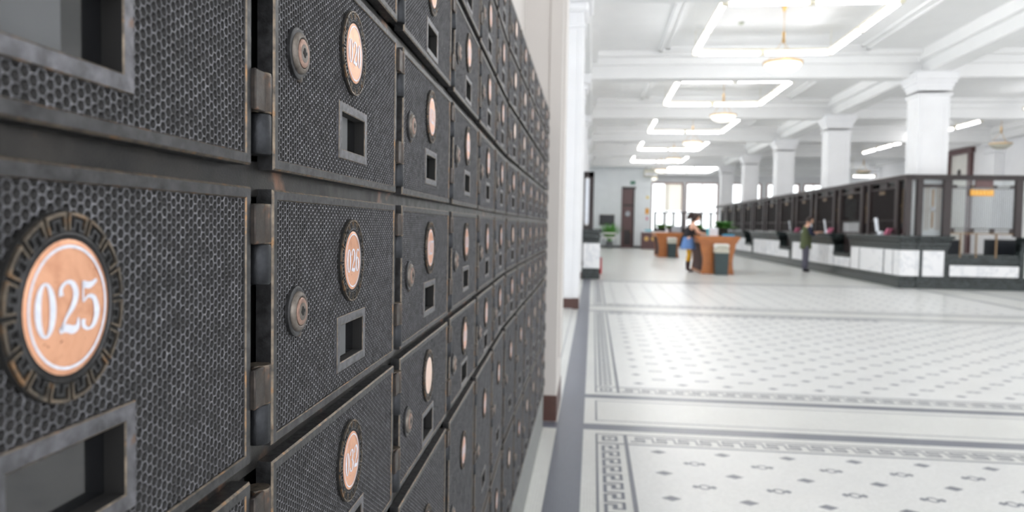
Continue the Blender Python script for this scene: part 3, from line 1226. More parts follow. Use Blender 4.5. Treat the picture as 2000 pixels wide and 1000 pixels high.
row_light([(25.9 + 1.8 * i, 27.55 + 1.8 * i) for i in range(6)], 'long straight row of white tubes over the side aisle, passing behind the nearest pillar')
row_light([(21.8 - 1.8 * i, 23.45 - 1.8 * i) for i in (10, 8, 6, 4, 3, 2, 1, 0)] + [(25.2, 25.5)], 'straight row of tubes over the side aisle, at the right edge of the picture, continued by added unseen tubes')  # nearer tubes added out of view to brighten aisle wall and lockers
row_light([(14.6, 15.8)], 'single white tube lamp above the teller screen, far in the side aisle', x=14.6, z=4.4, along='x')


def pendant(x, y, label, zb=4.36, bowl='bowl'):
    o = empty('pendant_lamp', (x, y, ZC), 0, label=label, category='pendant lamp', group='glass bowl pendants')
    z = zb - ZC
    MB().lathe([(.02, 0), (.05, 0), (.05, -.03), (.025, -.10), (.012, -.12)][1:], M['brass'], 14).build('ceiling_rose', parent=o, smooth=True)
    MB().tube([(0, 0, -.1), (0, 0, z + .62)], .006, M['brass'], 6).build('rod', parent=o)
    MB().tube([(0, 0, z + .66), (0, 0, z + .64), (0, 0, z + .52), (0, 0, z + .48), (0, 0, z + .44)], [.01, .028, .024, .034, .008], M['brass'], 10).build('turned_knob', parent=o, smooth=True)
    for k in range(3):
        t = 2 * math.pi * k / 3 + .5
        MB().tube([(0, 0, z + .5), (.33 * math.cos(t), .33 * math.sin(t), z + .08)], .005, M['brass'], 5).build('chain', parent=o)
    bw = MB()
    bw.lathe([(.34, .02), (.33, -.03), (.28, -.09), (.20, -.135), (.10, -.16), (.001, -.17)], M[bowl], 24, (0, 0, z + .05))
    bw.build('glass_bowl', parent=o, smooth=True)
    MB().lathe([(.335, .0), (.36, .0), (.362, .035), (.335, .035)], M['brass'], 28, (0, 0, z + .05)).build('rim', parent=o, smooth=True)
    return o


for k in range(6):
    pendant(3.48 + .03 * k, 14.3 + BAY * k, '%s brass-rimmed glass bowl pendant hanging in the main hall' % (names + ['sixth'])[k])
for k in range(4):
    pendant(14.1, 20.8 + BAY * k, '%s bowl pendant hanging over the side aisle, unlit' % names[k], bowl='binband')
MB().lathe([(.05, 0), (.06, -.02), (.05, -.045), (.02, -.05)], M['smoke'], 14, (2.9, 15.4, ZC)).build('smoke_detector', label='small round grey smoke detector on the ceiling by the first pendant', category='smoke detector')

# ================================================================ SERVICE COUNTER
CX = 7.05
ctr = empty('service_counter', (CX, 17.6, 0), 0, label='long side of the dark green marble counter, running back into the hall', category='counter')
GM, WM = M['greenmarble'], M['whitemarble']


def W2(mb, name, parent, org, **k):
    """build world-coordinate builder as child of an empty at org"""
    mb.v = [(x - org[0], y - org[1], z - org[2]) for x, y, z in mb.v]
    return mb.build(name, parent=parent, **k)


CO = (CX, 17.6, 0)
ctrf = empty('service_counter', (7.4, 17.6, 0), 0, label='short front of the dark green counter, with low hatch and orange sign above', category='counter')
YEND = 44
lows = [(20.92, 22.33), (27.2, 28.6), (33.5, 34.9)]
# plinth running round the corner
pb = MB()
pb.box(CX - .03, CX + .34, 17.57, YEND, 0, .20, GM, .01)
pb.box(CX - .01, CX + .33, 17.59, YEND, .20, .27, GM, .01)
W2(pb, 'plinth', ctr, CO)
FO = (7.4, 17.6, 0)
pb = MB()
pb.box(7.395, 11.5, 17.57, 17.84, 0, .20, GM, .004)
pb.box(7.395, 11.5, 17.59, 17.83, .20, .27, GM, .004)
W2(pb, 'plinth', ctrf, FO)
# body and top in runs, leaving the low gates
runs = []
y = 17.6
for a, b_ in lows:
    runs.append((y, a))
    y = b_
runs.append((y, YEND))
for a, b_ in runs:
    m_ = MB()
    m_.box(CX + .02, CX + .33, a, b_, .27, .98, GM)
    W2(m_, 'body', ctr, CO)
    t = MB()
    t.box(CX - .02, CX + .34, a - (.02 if a < 18 else 0), b_, .90, .98, GM, .01)
    t.box(CX - .05, CX + .34, a - (.05 if a < 18 else 0), b_, .99, 1.07, GM, .015)
    t.box(CX - .09, CX + .34, a - (.09 if a < 18 else 0), b_, 1.09, 1.15, GM, .02)
    t.box(CX - .12, CX + .34, a - (.12 if a < 18 else 0), b_ + .03, 1.15, 1.215, GM, .015)
    t.box(CX, CX + .33, a, b_, .97, 1.16, GM)
    W2(t, 'counter_top', ctr, CO)
    yy = a + .0
    L = b_ - a
    if a < 18:
        pts = [(17.60, 18.01), (18.08, 18.55), (18.65, 20.19), (20.28, 20.86)]
    else:
        pts = []
        q = a + .04
        while q < b_ - .3:
            for wdt in (.45, 1.6):
                if q + wdt < b_:
                    pts.append((q, q + wdt))
                q += wdt + .1
    for (p, q) in pts:
        W2(MB().box(CX - .004, CX + .03, p, q, .285, .875, WM, .004), 'white_marble_panel', ctr, CO)
for a, b_ in lows:
    m_ = MB()
    m_.box(CX + .02, CX + .32, a, b_, .27, .62, GM)
    m_.box(CX - .02, CX + .33, a, b_, .60, .68, GM, .01)
    W2(m_, 'low_gate_body', ctr, CO)
    W2(MB().box(CX + .29, CX + .32, a, b_, .68, 1.2, M['darkwood'], .004), 'dark_gate_board', ctr, CO)
    W2(MB().box(CX - .004, CX + .03, a + .05, b_ - .05, .29, .56, WM, .004), 'white_marble_panel', ctr, CO)
# front (facing the camera)
fb = MB()
fb.box(7.395, 8.06, 17.62, 17.83, .27, .98, GM)
fb.box(8.06, 9.62, 17.66, 17.83, .27, .80, GM)
fb.box(8.06, 9.62, 17.60, 17.83, .62, .72, GM, .01)
fb.box(9.62, 11.5, 17.62, 17.83, .27, .98, GM)
W2(fb, 'body', ctrf, FO)
for (x0, x1) in ((7.395, 8.08), (9.62, 11.5)):
    t = MB()
    t.box(x0, x1 + .00, 17.58, 17.84, .90, .98, GM, .01)
    t.box(x0, x1 + .03, 17.55, 17.84, .99, 1.07, GM, .015)
    t.box(x0, x1 + .06, 17.51, 17.84, 1.09, 1.15, GM, .02)
    t.box(x0, x1 + .09, 17.48, 17.84, 1.15, 1.215, GM, .015)
    t.box(x0, x1, 17.6, 17.83, .97, 1.16, GM)
    W2(t, 'counter_top', ctrf, FO)
for (x0, x1, z0, z1) in ((CX + .0, 7.385, .285, .875), (7.39, 7.45, .285, .875), (7.53, 7.99, .285, .875), (8.12, 9.60, .30, .55), (9.72, 10.3, .285, .875), (10.4, 11.4, .285, .875)):
    W2(MB().box(x0, x1, 17.596, 17.63, z0, z1, WM, .004 if x1 - x0 > .1 else .001), 'white_marble_panel', *((ctr, CO) if x1 < 7.39 else (ctrf, FO)))

# ---- wooden teller screen standing on the counter
scn = empty('teller_screen', (7.17, 17.65, 1.215), 0, label='dark wooden teller screen along the long side of the marble counter', category='screen')
scf = empty('teller_screen', (7.4, 17.65, 1.215), 0, label='dark wooden teller screen on the short front of the counter, with orange sign', category='screen')
SF = (7.4, 17.65, 1.215)
SO = (7.17, 17.65, 1.215)
DWD = M['darkwood']
tr = MB()
tr.box(7.10, 7.26, 17.60, YEND, 2.50, 2.58, DWD, .01)
tr.box(7.08, 7.28, 17.56, YEND, 2.575, 2.61, DWD, .01)
W2(tr, 'top_rail', scn, SO)
tr = MB()
tr.box(7.28, 11.5, 17.56, 17.76, 2.575, 2.61, DWD, .003)
tr.box(7.26, 11.5, 17.60, 17.74, 2.50, 2.58, DWD, .003)
W2(tr, 'top_rail', scf, SF)


def posts_y(y, w_):
    W2(MB().box(7.11, 7.23, y, y + w_, 1.215, 2.5, DWD, .008), 'post', scn, SO)


k = 0
y = 17.55
ys = []
while y < YEND - 2:
    pw = .16
    posts_y(y + .02, pw)
    posts_y(y + .52, pw + .02)
    # narrow leaded light between the pair
    n_ = MB()
    n_.box(7.165, 7.175, y + .18, y + .52, 1.23, 2.5, M['glass'])
    W2(n_, 'narrow_glass', scn, SO)
    n_ = MB()
    n_.box(7.155, 7.185, y + .33, y + .36, 1.5, 2.3, M['dullbrass'])
    n_.lathe([(.05, -.01), (.05, .01), (.03, .02)], M['dullbrass'], 10, (7.17, y + .345, 1.9))
    W2(n_, 'leaded_rosette', scn, SO)
    # wide bay
    y0, y1 = y + .72, y + 2.27
    g_ = MB()
    loose = k == 1
    nb = int((y1 - y0) / (.085 if loose else .05))
    for i in range(1, nb):
        yy = y0 + (y1 - y0) * i / nb
        g_.box(7.166 if loose else 7.160, 7.174 if loose else 7.180, yy - .006, yy + .006, 1.23, 2.36, M['grille'])
    g_.box(7.155, 7.185, y0, y1, 2.33, 2.37, DWD)
    g_.box(7.155, 7.185, y0, y1, 1.55, 1.58, DWD)
    g_.box(7.155, 7.185, y0, y1, 1.22, 1.27, DWD)
    W2(g_, 'bar_grille', scn, SO, kind='stuff')
    W2(MB().box(7.18, 7.186, y0, y1, 1.53, 2.49, M['glass']), 'wide_glass', scn, SO)
    p_ = MB()
    p_.box(7.15, 7.19, y0 + .55, y1 - .55, 2.33, 2.5, DWD)
    W2(p_, 'header_board', scn, SO)
    W2(MB().box(7.12, 7.135, y0 + .6, y1 - .6, 2.20, 2.29, M['dullbrass'], .003), 'window_plate', scn, SO)
    y += 2.25
    k += 1
# front of the screen
for (x0, x1) in ((7.36, 7.50), (7.94, 8.12), (9.48, 9.64), (10.05, 10.2)):
    W2(MB().box(x0, x1, 17.62, 17.72, 1.215, 2.5, DWD, .008), 'post', scf, SF)
n_ = MB().box(7.50, 7.94, 17.665, 17.675, 1.23, 2.5, M['glass'])
W2(n_, 'narrow_glass', scf, SF)
n_ = MB()
for x in (7.56, 7.60, 7.64, 7.80, 7.84, 7.88):
    n_.box(x - .004, x + .004, 17.655, 17.66, 1.35, 2.34, M['dullbrass'])
n_.box(7.70, 7.74, 17.65, 17.665, 1.4, 2.28, M['dullbrass'])
n_.box(7.5, 7.94, 17.655, 17.66, 2.32, 2.40, DWD)
n_.lathe([(.055, .0), (.055, .01), (.03, .02)], M['chrome'], 12, (7.72, 17.65, 1.83), 'y')
W2(n_, 'leaded_rosette', scf, SF)
g_ = MB()
for i in range(1, 31):
    xx = 8.12 + 1.36 * i / 31
    g_.box(xx - .0045, xx + .0045, 17.66, 17.669, 1.34, 2.36, M['chrome'])
for z in (2.36, 2.31, 1.40, 1.34):
    g_.box(8.12, 9.48, 17.655, 17.672, z - .008, z + .008, M['darkwood'])
for x in (8.16, 8.58, 9.02, 9.44):
    g_.box(x - .07, x + .07, 17.65, 17.68, 2.325, 2.385, DWD)
    g_.box(x - .05, x + .05, 17.65, 17.68, 1.30, 1.40, DWD)
W2(g_, 'bar_grille', scf, SF, kind='stuff')
W2(MB().box(8.12, 9.48, 17.68, 17.685, 1.30, 2.50, M['glass']), 'wide_glass', scf, SF)
W2(MB().box(8.62, 9.00, 17.64, 17.69, 2.33, 2.5, M['brownwood'], .004), 'header_board', scf, SF)
# brass frame of the low hatch in the front
hb = MB()
for (x0, x1, z0, z1) in ((8.12, 9.48, 1.27, 1.30), (8.34, 8.37, .73, 1.27), (8.68, 8.71, .73, 1.27), (9.10, 9.14, .73, 1.27)):
    hb.box(x0, x1, 17.65, 17.68, z0, z1, M['dullbrass'])
W2(hb, 'hatch_frame', scf, SF)
sg = empty('hanging_sign', (8.74, 17.6, 2.21), 0, label='orange hanging sign with pale yellow characters on the front grille', category='sign')
MB().box(-.25, .25, -.01, .01, -.068, .068, M['orange'], .004).build('sign_board', parent=sg)
mk = MB()
for i, x in enumerate((-.19, -.11, -.03, .05, .13, .2)):
    mk.box(x - .026, x + .026, -.0125, -.0105, -.008, .006, M['yellowmark'])
    mk.box(x - .006, x + .006, -.0125, -.0105, -.04, .04, M['yellowmark'])
    if i % 2:
        mk.box(x - .022, x + .022, -.0125, -.0105, .024, .034, M['yellowmark'])
mk.build('sign_characters', parent=sg)
MB().tube([(-.2, 0, .068), (-.2, 0, .15)], .003, M['brass'], 5).tube([(.2, 0, .068), (.2, 0, .15)], .003, M['brass'], 5).build('hanger', parent=sg)

# office furniture dimly seen behind the front hatch
def chair(x, y, rz, label):
    o = empty('office_chair', (x, y, 0), rz, label=label, category='chair', group='office chairs behind the counter')
    B = M['skydark']
    MB().box(-.25, .25, -.25, .25, .44, .52, B, .03).build('seat', parent=o)
    MB().box(-.25, .25, .2, .28, .58, 1.12, B, .04).build('backrest', parent=o)
    MB().tube([(0, 0, .1), (0, 0, .45)], .03, M['chrome'], 8).build('column', parent=o)
    st = MB()
    for k in range(5):
        t = 2 * math.pi * k / 5
        st.tube([(0, 0, .1), (.28 * math.cos(t), .28 * math.sin(t), .05)], .018, B, 6)
        st.tube([(.28 * math.cos(t), .28 * math.sin(t), .05), (.28 * math.cos(t), .28 * math.sin(t), .0)], .025, B, 6)
    st.build('star_base', parent=o)
    return o


chair(9.0, 19.5, 2.6, 'dark office chair seen through the front hatch, right one')
chair(8.55, 19.9, 2.0, 'dark office chair seen through the front hatch, left one')
dk = empty('office_desk', (9.6, 20.6, 0), 0, label='dark office desk behind the front hatch of the counter', category='desk')
MB().box(-.9, .9, -.4, .4, .70, .74, M['skydark'], .005).build('desktop', parent=dk)
for sx_ in (-.85, .82):
    MB().box(sx_, sx_ + .04, -.38, .38, 0, .70, M['skydark']).build('side_panel', parent=dk)
pc = empty('filing_cupboard', (10.0, 19.0, 0), 0, label='tall dark cupboard behind the right part of the front hatch', category='cupboard')
MB().box(-.35, .35, -.25, .25, 0, 1.15, M['skydark'], .008).build('body', parent=pc)
MB().box(-.33, -.01, -.265, -.25, .05, 1.1, M['skydark'], .004).build('door', parent=pc)
MB().box(.01, .33, -.265, -.25, .05, 1.1, M['skydark'], .004).build('door', parent=pc)

# things on the long counter
def obj_dev(x, y, z, label):
    o = empty('card_reader', (x, y, z), random.uniform(-.3, .3), label=label, category='card reader', group='card readers on the long counter')
    MB().box(-.05, .05, -.07, .07, 0, .02, M['chrome'], .005).build('foot', parent=o)
    MB().tube([(0, 0, .02), (0, 0, .10)], .02, M['chrome'], 8).build('stem', parent=o)
    b = MB().box(-.02, .01, -.11, .11, .0, .34, M['paper'], .006)
    q = b.build('panel', parent=o, loc=(0, 0, .08))
    q.rotation_euler = (0, -.15, 0)
    return o


Z = 1.215
for i, (yy, nm) in enumerate(((18.95, 'nearest the counter corner'), (23.0, 'beside the man in the olive vest'), (24.5, 'just beyond the man in the olive vest'), (27.0, 'in the distance beyond the man'))):
    obj_dev(7.02, yy, Z, 'white upright display stand on the counter, ' + nm)
for i, (yy, m_) in enumerate(((18.3, M['pink']), (22.6, M['pink']), (26.1, M['pink']))):
    o = MB().box(-.10, .10, -.015, .015, 0, .16, m_, .003).build('leaflet_holder', loc=(6.99, yy, Z + .012), label='pink leaflet holder on the counter, ' + ('near its front corner', 'above the near low gate', 'beyond the man')[i], category='leaflet holder')
    o.rotation_euler = (.5, 0, .6)
for i, yy in enumerate((18.70, 22.80, 25.3)):
    MB().lathe([(.001, 0), (.06, 0), (.075, .03), (.06, .07), (.02, .09), (.001, .09)][1:], M['paper'], 12, (7.0, yy, Z)).build('white_bowl', label='small white bowl on the counter, ' + ('beside the nearest display stand', 'by the low gate', 'far side of the man')[i], category='bowl', smooth=True)
# plant trailing on the top rail at the pillar
def sprig(o, base, n, ln, spread, m_, name='foliage', leafw=.02, seed=0, up_=1.0, droop=.3):
    r_ = random.Random(seed)
    b = MB()
    for i in range(n):
        t = r_.uniform(0, 2 * math.pi)
        el = r_.uniform(.15, 1.0)
        L = ln * r_.uniform(.6, 1.1)
        d = Vector((math.cos(t) * spread * (1 - el * .6), math.sin(t) * spread * (1 - el * .6), up_ * (.3 + el)))
        d.normalize()
        side = Vector((-math.sin(t), math.cos(t), 0)) * leafw
        p0 = Vector(base) + Vector((math.cos(t), math.sin(t), 0)) * leafw
        p1 = p0 + d * L * .5
        p2 = p0 + d * L + Vector((math.cos(t), math.sin(t), -1)) * L * droop
        vs = [p0 - side * .4, p0 + side * .4, p1 - side, p1 + side, p2]
        b.add(vs, [(0, 1, 3, 2), (2, 3, 4)], m_)
    return b.build(name, parent=o)


# ================================================================ WRITING DESKS, BINS
def desk(x, y, label):
    """writing desk: moulded top, end panel with S-curved sides"""
    o = empty('writing_desk', (x, y, 0), 0, label=label, category='desk', group='wooden writing desks')
    L = 2.3
    half = []
    for z, w_ in ((0, .435), (.08, .44), (.16, .43), (.3, .412), (.42, .415), (.56, .44), (.72, .475), (.90, .50)):
        half.append((w_, z))
    poly = [(w_, z) for w_, z in half] + [(-w_, z) for w_, z in half[::-1]]
    MB().prism(poly, .04, .10, M['wood']).build('end_panel', parent=o)
    MB().prism(poly, L - .10, L - .04, M['wood']).build('end_panel', parent=o)
    inner = [(w_ - .02, z) for w_, z in half]
    inner = inner + [(-a, z) for a, z in inner[::-1]]
    MB().prism(inner, .10, L - .10, M['woodside']).build('body', parent=o)
    t = MB()
    t.prism([(-.52, .88), (.52, .88), (.55, .96), (-.55, .96)], .0, L, M['wood'])
    t.prism([(-.55, .96), (.55, .96), (.60, 1.02), (-.60, 1.02)], -.03, L + .03, M['wood'])
    t.box(-.6, .6, -.04, L + .04, 1.02, 1.075, M['wood'], .012)
    t.build('top', parent=o)
    MB().box(-.45, .45, .02, L - .02, 0, .07, M['wood'], .01).build('foot_board', parent=o)
    return o


def bin_(x, y, label):
    o = empty('litter_bin', (x, y, 0), 0, label=label, category='litter bin', group='dark green litter bins')
    MB().prism([(-.17, 0), (.17, 0), (.19, .61), (-.19, .61)], -.17, .17, M['bingreen']).build('body', parent=o)
    MB().box(-.195, .195, -.18, .18, .61, .74, M['binband'], .015).build('collar', parent=o)
    l = MB().box(-.2, .2, -.185, .185, .74, .87, M['binwhite'], .035)
    lo = l.build('lid', parent=o, smooth=False)
    MB().box(-.14, .14, -.19, -.183, .765, .83, M['binband'], .003).build('flap', parent=lo)
    return o


desk(3.545, 21.15, 'near orange-brown wooden writing desk with curved end, dark green bin in front')
desk(3.31, 32.4, 'far wooden writing desk behind the woman, nearer the windows')
bin_(3.59, 20.95, 'dark green litter bin with white lid against the near desk')
bin_(3.42, 32.2, 'dark green litter bin with white lid against the far desk')


def plant_pot(x, y, z, r, h, n, ln, label, seed, pot=True, name='potted_plant'):
    o = empty(name, (x, y, z), 0, label=label, category='plant', group='green plants on the desks')
    MB().lathe([(r * .7, 0), (r, h), (r * 1.08, h), (r * 1.08, h * .9)][:3], M['pot'], 14).build('pot', parent=o, smooth=True)
    sprig(o, (0, 0, h * .9), n, ln, 1.6, M['leafgreen'], leafw=r * .28, seed=seed)
    return o


T = 1.075
plant_pot(3.86, 22.3, T, .15, .24, 360, .40, 'larger bushy green plant in dark pot on the near desk', 1)
plant_pot(3.22, 23.1, T, .12, .20, 240, .30, 'smaller bushy green plant beside the larger one on the near desk', 2)
plant_pot(3.05, 33.5, T, .14, .22, 260, .34, 'bushy green plant left on the far desk', 3)
plant_pot(3.50, 34.3, T, .12, .22, 200, .28, 'bushy green plant right on the far desk', 4)
bx = empty('tissue_box', (3.47, 21.7, T), .1, label='white and blue box standing on the near desk', category='box')
MB().box(-.13, .13, -.08, .08, 0, .24, M['paper'], .01).build('carton', parent=bx)
MB().box(-.17, -.131, -.07, .07, 0, .22, M['teal'], .005).build('blue_side', parent=bx)
bt = MB().box(-.16, .16, -.11, .11, 0, .05, M['blue'], .01).box(-.145, .145, -.095, .095, .05, .06, M['teal']).build('blue_tray', loc=(3.86, 21.45, T), label='flat blue tray at the right corner of the near desk', category='tray')
MB().box(-.2, .2, -.12, .12, 0, .05, M['paper'], .01).build('paper_stack', loc=(2.98, 32.9, T), label='pale stack of papers at the left end of the far desk', category='papers')
MB().lathe([(.07, 0), (.07, .16), (.05, .16)], M['paper'], 14, (3.25, 32.65, T)).build('paper_roll', label='white paper roll standing on the far desk', category='paper roll', smooth=True)
MB().box(-.16, .16, -.02, .02, 0, .25, M['pink'], .005).build('pink_folder', loc=(3.66, 33.5, T), label='pink folder standing on the far desk behind the woman', category='folder')
MB().box(-.22, .22, -.06, .06, 0, .30, M['chrome'], .02).build('desk_organiser', loc=(3.66, 32.8, T), label='grey organiser on the far desk behind the woman', category='organiser')

# ================================================================ LEFT COUNTER, FAR ITEMS
lc = empty('side_counter', (-.05, 18.0, 0), 0, label='dark green marble counter end with white panel beside the left wall pillars', category='counter')
LO = (-.05, 18.0, 0)
b = MB()
b.box(-.25, .18, 17.98, 20.5, 0, .24, GM, .01)
b.box(-.25, .15, 18.01, 20.47, .24, .98, GM)
W2(b, 'body', lc, LO)
b = MB()
b.box(-.25, .17, 17.99, 20.49, .93, 1.0, GM, .01)
b.box(-.25, .19, 17.97, 20.5, 1.02, 1.10, GM, .012)
b.box(-.25, .22, 17.94, 20.53, 1.14, 1.23, GM, .015)
b.box(-.25, .17, 17.99, 20.49, .97, 1.16, GM)
W2(b, 'counter_top', lc, LO)
W2(MB().box(-.235, .185, 17.975, 18.03, .265, .885, WM, .01), 'white_marble_panel', lc, LO)
ls = empty('side_screen', (-.15, 18.1, 1.23), 0, label='narrow dark wooden screen post with pale glass on the side counter', category='screen')
b = MB()
b.box(-.25, -.20, 18.05, 18.2, 1.23, 2.64, DWD, .005)
b.box(-.13, -.0, 18.05, 18.2, 1.23, 2.64, DWD, .005)
b.box(-.25, -.0, 18.05, 18.2, 2.5, 2.64, DWD, .005)
b.box(-.21, -.13, 18.05, 18.2, 1.23, 1.32, DWD, .005)
W2(b, 'frame', ls, (-.15, 18.1, 1.23))
W2(MB().box(-.215, -.115, 18.04, 18.06, 1.36, 2.46, M['paper']), 'frosted_glass', ls, (-.15, 18.1, 1.23))
MB().box(.20, .26, 19.9, 20.2, .0, .45, M['red'], .02).build('red_bag', label='small red bag on the floor at the far end of the side counter', category='bag')
# notice board, bench, planter by the far door
nb_ = empty('notice_board', (.84, 45.44, 1.7), 0, label='dark notice board on the far wall behind the tall plant', category='notice board')
MB().box(-.46, .46, -.02, .03, -.33, .33, M['darkwood'], .01).build('frame', parent=nb_)
MB().box(-.42, .42, -.025, -.02, -.29, .29, M['skydark']).build('board', parent=nb_)
pt = empty('tall_plant', (1.0, 44.3, 0), 0, label='tall leafy green plant in a grey pot by the far wall', category='plant')
MB().lathe([(.16, 0), (.24, .4), (.26, .4)], M['chrome'], 16).build('pot', parent=pt, smooth=True)
sprig(pt, (0, 0, .38), 220, 1.3, .42, M['leafgreen'], leafw=.04, seed=9, droop=.12)
bn = empty('bench', (.98, 43.3, 0), 0, label='white bench in front of the tall plant', category='bench')
MB().box(-.42, .42, -.18, .18, .60, .68, M['binwhite'], .01).build('seat', parent=bn)
MB().box(-.42, .42, .14, .18, .86, .94, M['binwhite'], .01).build('back_rail', parent=bn)
for sx_ in (-.38, .34):
    MB().box(sx_, sx_ + .04, -.14, .17, 0, .60, M['chrome']).build('leg', parent=bn)
    MB().box(sx_, sx_ + .04, .14, .18, .68, .86, M['chrome']).build('back_support', parent=bn)
MB().box(-.14, .14, -.03, .03, -.08, .08, M['green_sign'], .01).build('exit_sign', loc=(2.37, 45.44, 4.02), label='small green exit sign above the brown door', category='sign')
nt = empty('wall_notice', (3.28, 45.46, 2.28), 0, label='orange notice with small papers on the white wall edge', category='notice')
MB().box(-.10, .10, -.01, .01, -.17, .17, M['orange']).build('orange_sheet', parent=nt)
MB().box(-.05, .05, -.01, .01, -.10, .10, M['pink'], .002).build('pink_sheet', parent=nt, loc=(0, 0, -.45))
MB().box(-.07, .07, -.01, .01, -.07, .07, M['yellowmark'], .002).build('pale_sheet', parent=nt, loc=(0, 0, .85))
ac = empty('air_duct', (3.3, 44.9, 4.45), 0, label='grey duct box under the ceiling beside the far wall', category='duct')
MB().box(-.3, .5, -.3, .3, -.1, .35, M['binband'], .02).build('box', parent=ac)
MB().box(-.26, .46, -.32, -.3, -.02, .1, M['chrome'], .004).build('grille', parent=ac)
MB().box(-.2, -.16, -.02, .02, .35, 1.05, M['chrome']).box(.36, .40, -.02, .02, .35, 1.05, M['chrome']).build('hanger', parent=ac)
sb_ = empty('sideboard', (3.35, 43.9, 0), 0, label='dark brown sideboard with gold emblems behind the far desk', category='sideboard')
MB().box(-.5, .5, -.25, .25, 0, 1.0, M['brownwood'], .01).build('body', parent=sb_)
MB().box(-.53, .53, -.28, .28, 1.0, 1.06, M['paper'], .01).build('top', parent=sb_)
for x in (-.2, .2):
    MB().lathe([(.13, 0), (.13, .012), (.08, .02)], M['brass'], 16, (x, -.25, .62), 'y').build('gold_emblem', parent=sb_, smooth=True)
MB().box(-.3, .1, -.15, .15, 0, .1, M['teal'], .02).build('teal_cloth', loc=(3.35, 43.9, 1.06), label='teal cloth lying on the dark sideboard', category='cloth')
# dark partition before the windows
ps = empty('window_partition', (6.0, 50.5, 0), 0, label='dark wooden partition with open lights in front of the far windows', category='partition')
b = MB()
b.box(-1.9, 2.6, -.06, .06, 0, 1.25, DWD)
b.box(-1.9, 2.6, -.08, .08, 2.28, 2.38, DWD)
W2(MB(), 'x', None, (0, 0, 0)) if False else None
b.build('base_and_rail', parent=ps)
x = -1.9
for i in range(8):
    MB().box(x, x + .17, -.05, .05, 1.25, 2.28, DWD, .005).build('post', parent=ps)
    x += .62

# ================================================================ PEOPLE
def skinned(name, V, E, mat, parent=None, sub=2, root=0, **k):
    """V: list of (x,y,z,r or (rx,ry)); grown with a Skin modifier, then frozen"""
    me = bpy.data.meshes.new(name)
    me.from_pydata([v[:3] for v in V], E, [])
    o = bpy.data.objects.new(name, me)
    COL.objects.link(o)
    mod = o.modifiers.new('s', 'SKIN')
    mod.use_smooth_shade = True
    for i, v in enumerate(V):
        r_ = v[3] if isinstance(v[3], tuple) else (v[3], v[3])
        me.skin_vertices[0].data[i].radius = r_
        me.skin_vertices[0].data[i].use_root = (i == root)
    sm = o.modifiers.new('u', 'SUBSURF')
    sm.levels = sm.render_levels = sub
    bpy.context.view_layer.update()
    dg = bpy.context.evaluated_depsgraph_get()
    nm = bpy.data.meshes.new_from_object(o.evaluated_get(dg))
    bpy.data.objects.remove(o)
    nm.materials.clear()
    nm.materials.append(mat)
    nm.polygons.foreach_set('use_smooth', [True] * len(nm.polygons))
    return link_obj(name, nm, parent, **k)


def chain(n, off=0):
    return [(off + i, off + i + 1) for i in range(n - 1)]


def head(parent, c_, face, rr=.105, name='head'):
    """egg head with nose, ears and eyes, facing direction 'face' (unit)"""
    f = Vector(face).normalized()
    s = Vector((0, 0, 1)).cross(f).normalized()
    u_ = f.cross(s)
    b = MB()
    n, mR = 18, 12
    vs, fs = [], []
    for i in range(mR + 1):
        ph = math.pi * i / mR
        for k in range(n):
            t = 2 * math.pi * k / n
            x_, y_, z_ = math.sin(ph) * math.cos(t), math.sin(ph) * math.sin(t), math.cos(ph)
            wd = .74 if z_ > -.2 else .74 + .24 * (z_ + .2)
            p = Vector(c_) + f * x_ * rr * .92 * (1 if x_ < 0 or z_ > -.6 else .9) + s * y_ * rr * wd + u_ * z_ * rr * 1.12
            vs.append(p)
    for i in range(mR):
        for k in range(n):
            fs.append((i * n + k, (i + 1) * n + k, (i + 1) * n + (k + 1) % n, i * n + (k + 1) % n))
    b.add(vs, fs, M['skin'])
    C0 = Vector(c_)
    b.tube([C0 + f * rr * .84 + u_ * .02, C0 + f * rr * 1.06 - u_ * .016, C0 + f * rr * .86 - u_ * .03], [.006, .013, .008], M['skin'], 6)
    for q in (-1, 1):
        b.tube([C0 + s * q * rr * .70 + u_ * .02, C0 + s * q * rr * .84, C0 + s * q * rr * .7 - u_ * .03], [.008, .014, .006], M['skin'], 6)
        b.tube([C0 + f * rr * .80 + s * q * .033 + u_ * .014, C0 + f * rr * .86 + s * q * .033 + u_ * .014], [.010, .008], M['eye'], 6)
    b.tube([C0 + f * rr * .82 - s * .022 - u_ * .05, C0 + f * rr * .87 - u_ * .052, C0 + f * rr * .82 + s * .022 - u_ * .05], .005, M['pink'], 5)
    return b.build(name, parent=parent, smooth=True), f, s, u_


def hand(parent, wrist, dirv, palmn, k=1, name='hand'):
    d = Vector(dirv).normalized()
    nrm = Vector(palmn).normalized()
    s = d.cross(nrm).normalized() * k
    W = Vector(wrist)
    V = [(*W, .024), (*(W + d * .05), (.036, .016)), (*(W + d * .085), (.036, .014))]
    E = chain(3)
    skinned('palm', V, E, M['skin'], parent, 1)
    for i, (o_, L) in enumerate(((-.028, .062), (-.009, .074), (.010, .070), (.028, .055))):
        b0 = W + d * .07 + s * o_
        p = [b0, b0 + d * L * .5 - nrm * .004, b0 + d * L * .8 - nrm * .022, b0 + d * L * .95 - nrm * .04]
        skinned('finger', [(*q, .0095 - .0008 * j) for j, q in enumerate(p)], chain(4), M['skin'], parent, 1)
    b0 = W + d * .03 - s * .022
    p = [b0, b0 - s * .028 + d * .028, b0 - s * .03 + d * .055 - nrm * .014]
    skinned('thumb', [(*q, .011) for q in p], chain(3), M['skin'], parent, 1)


# ---- woman leaning over the near desk, facing +X
wm = empty('person', (2.80, 21.9, 0), 0, label='woman in black top, blue skirt and mustard tights leaning over the near desk', category='person')
hipz = .98
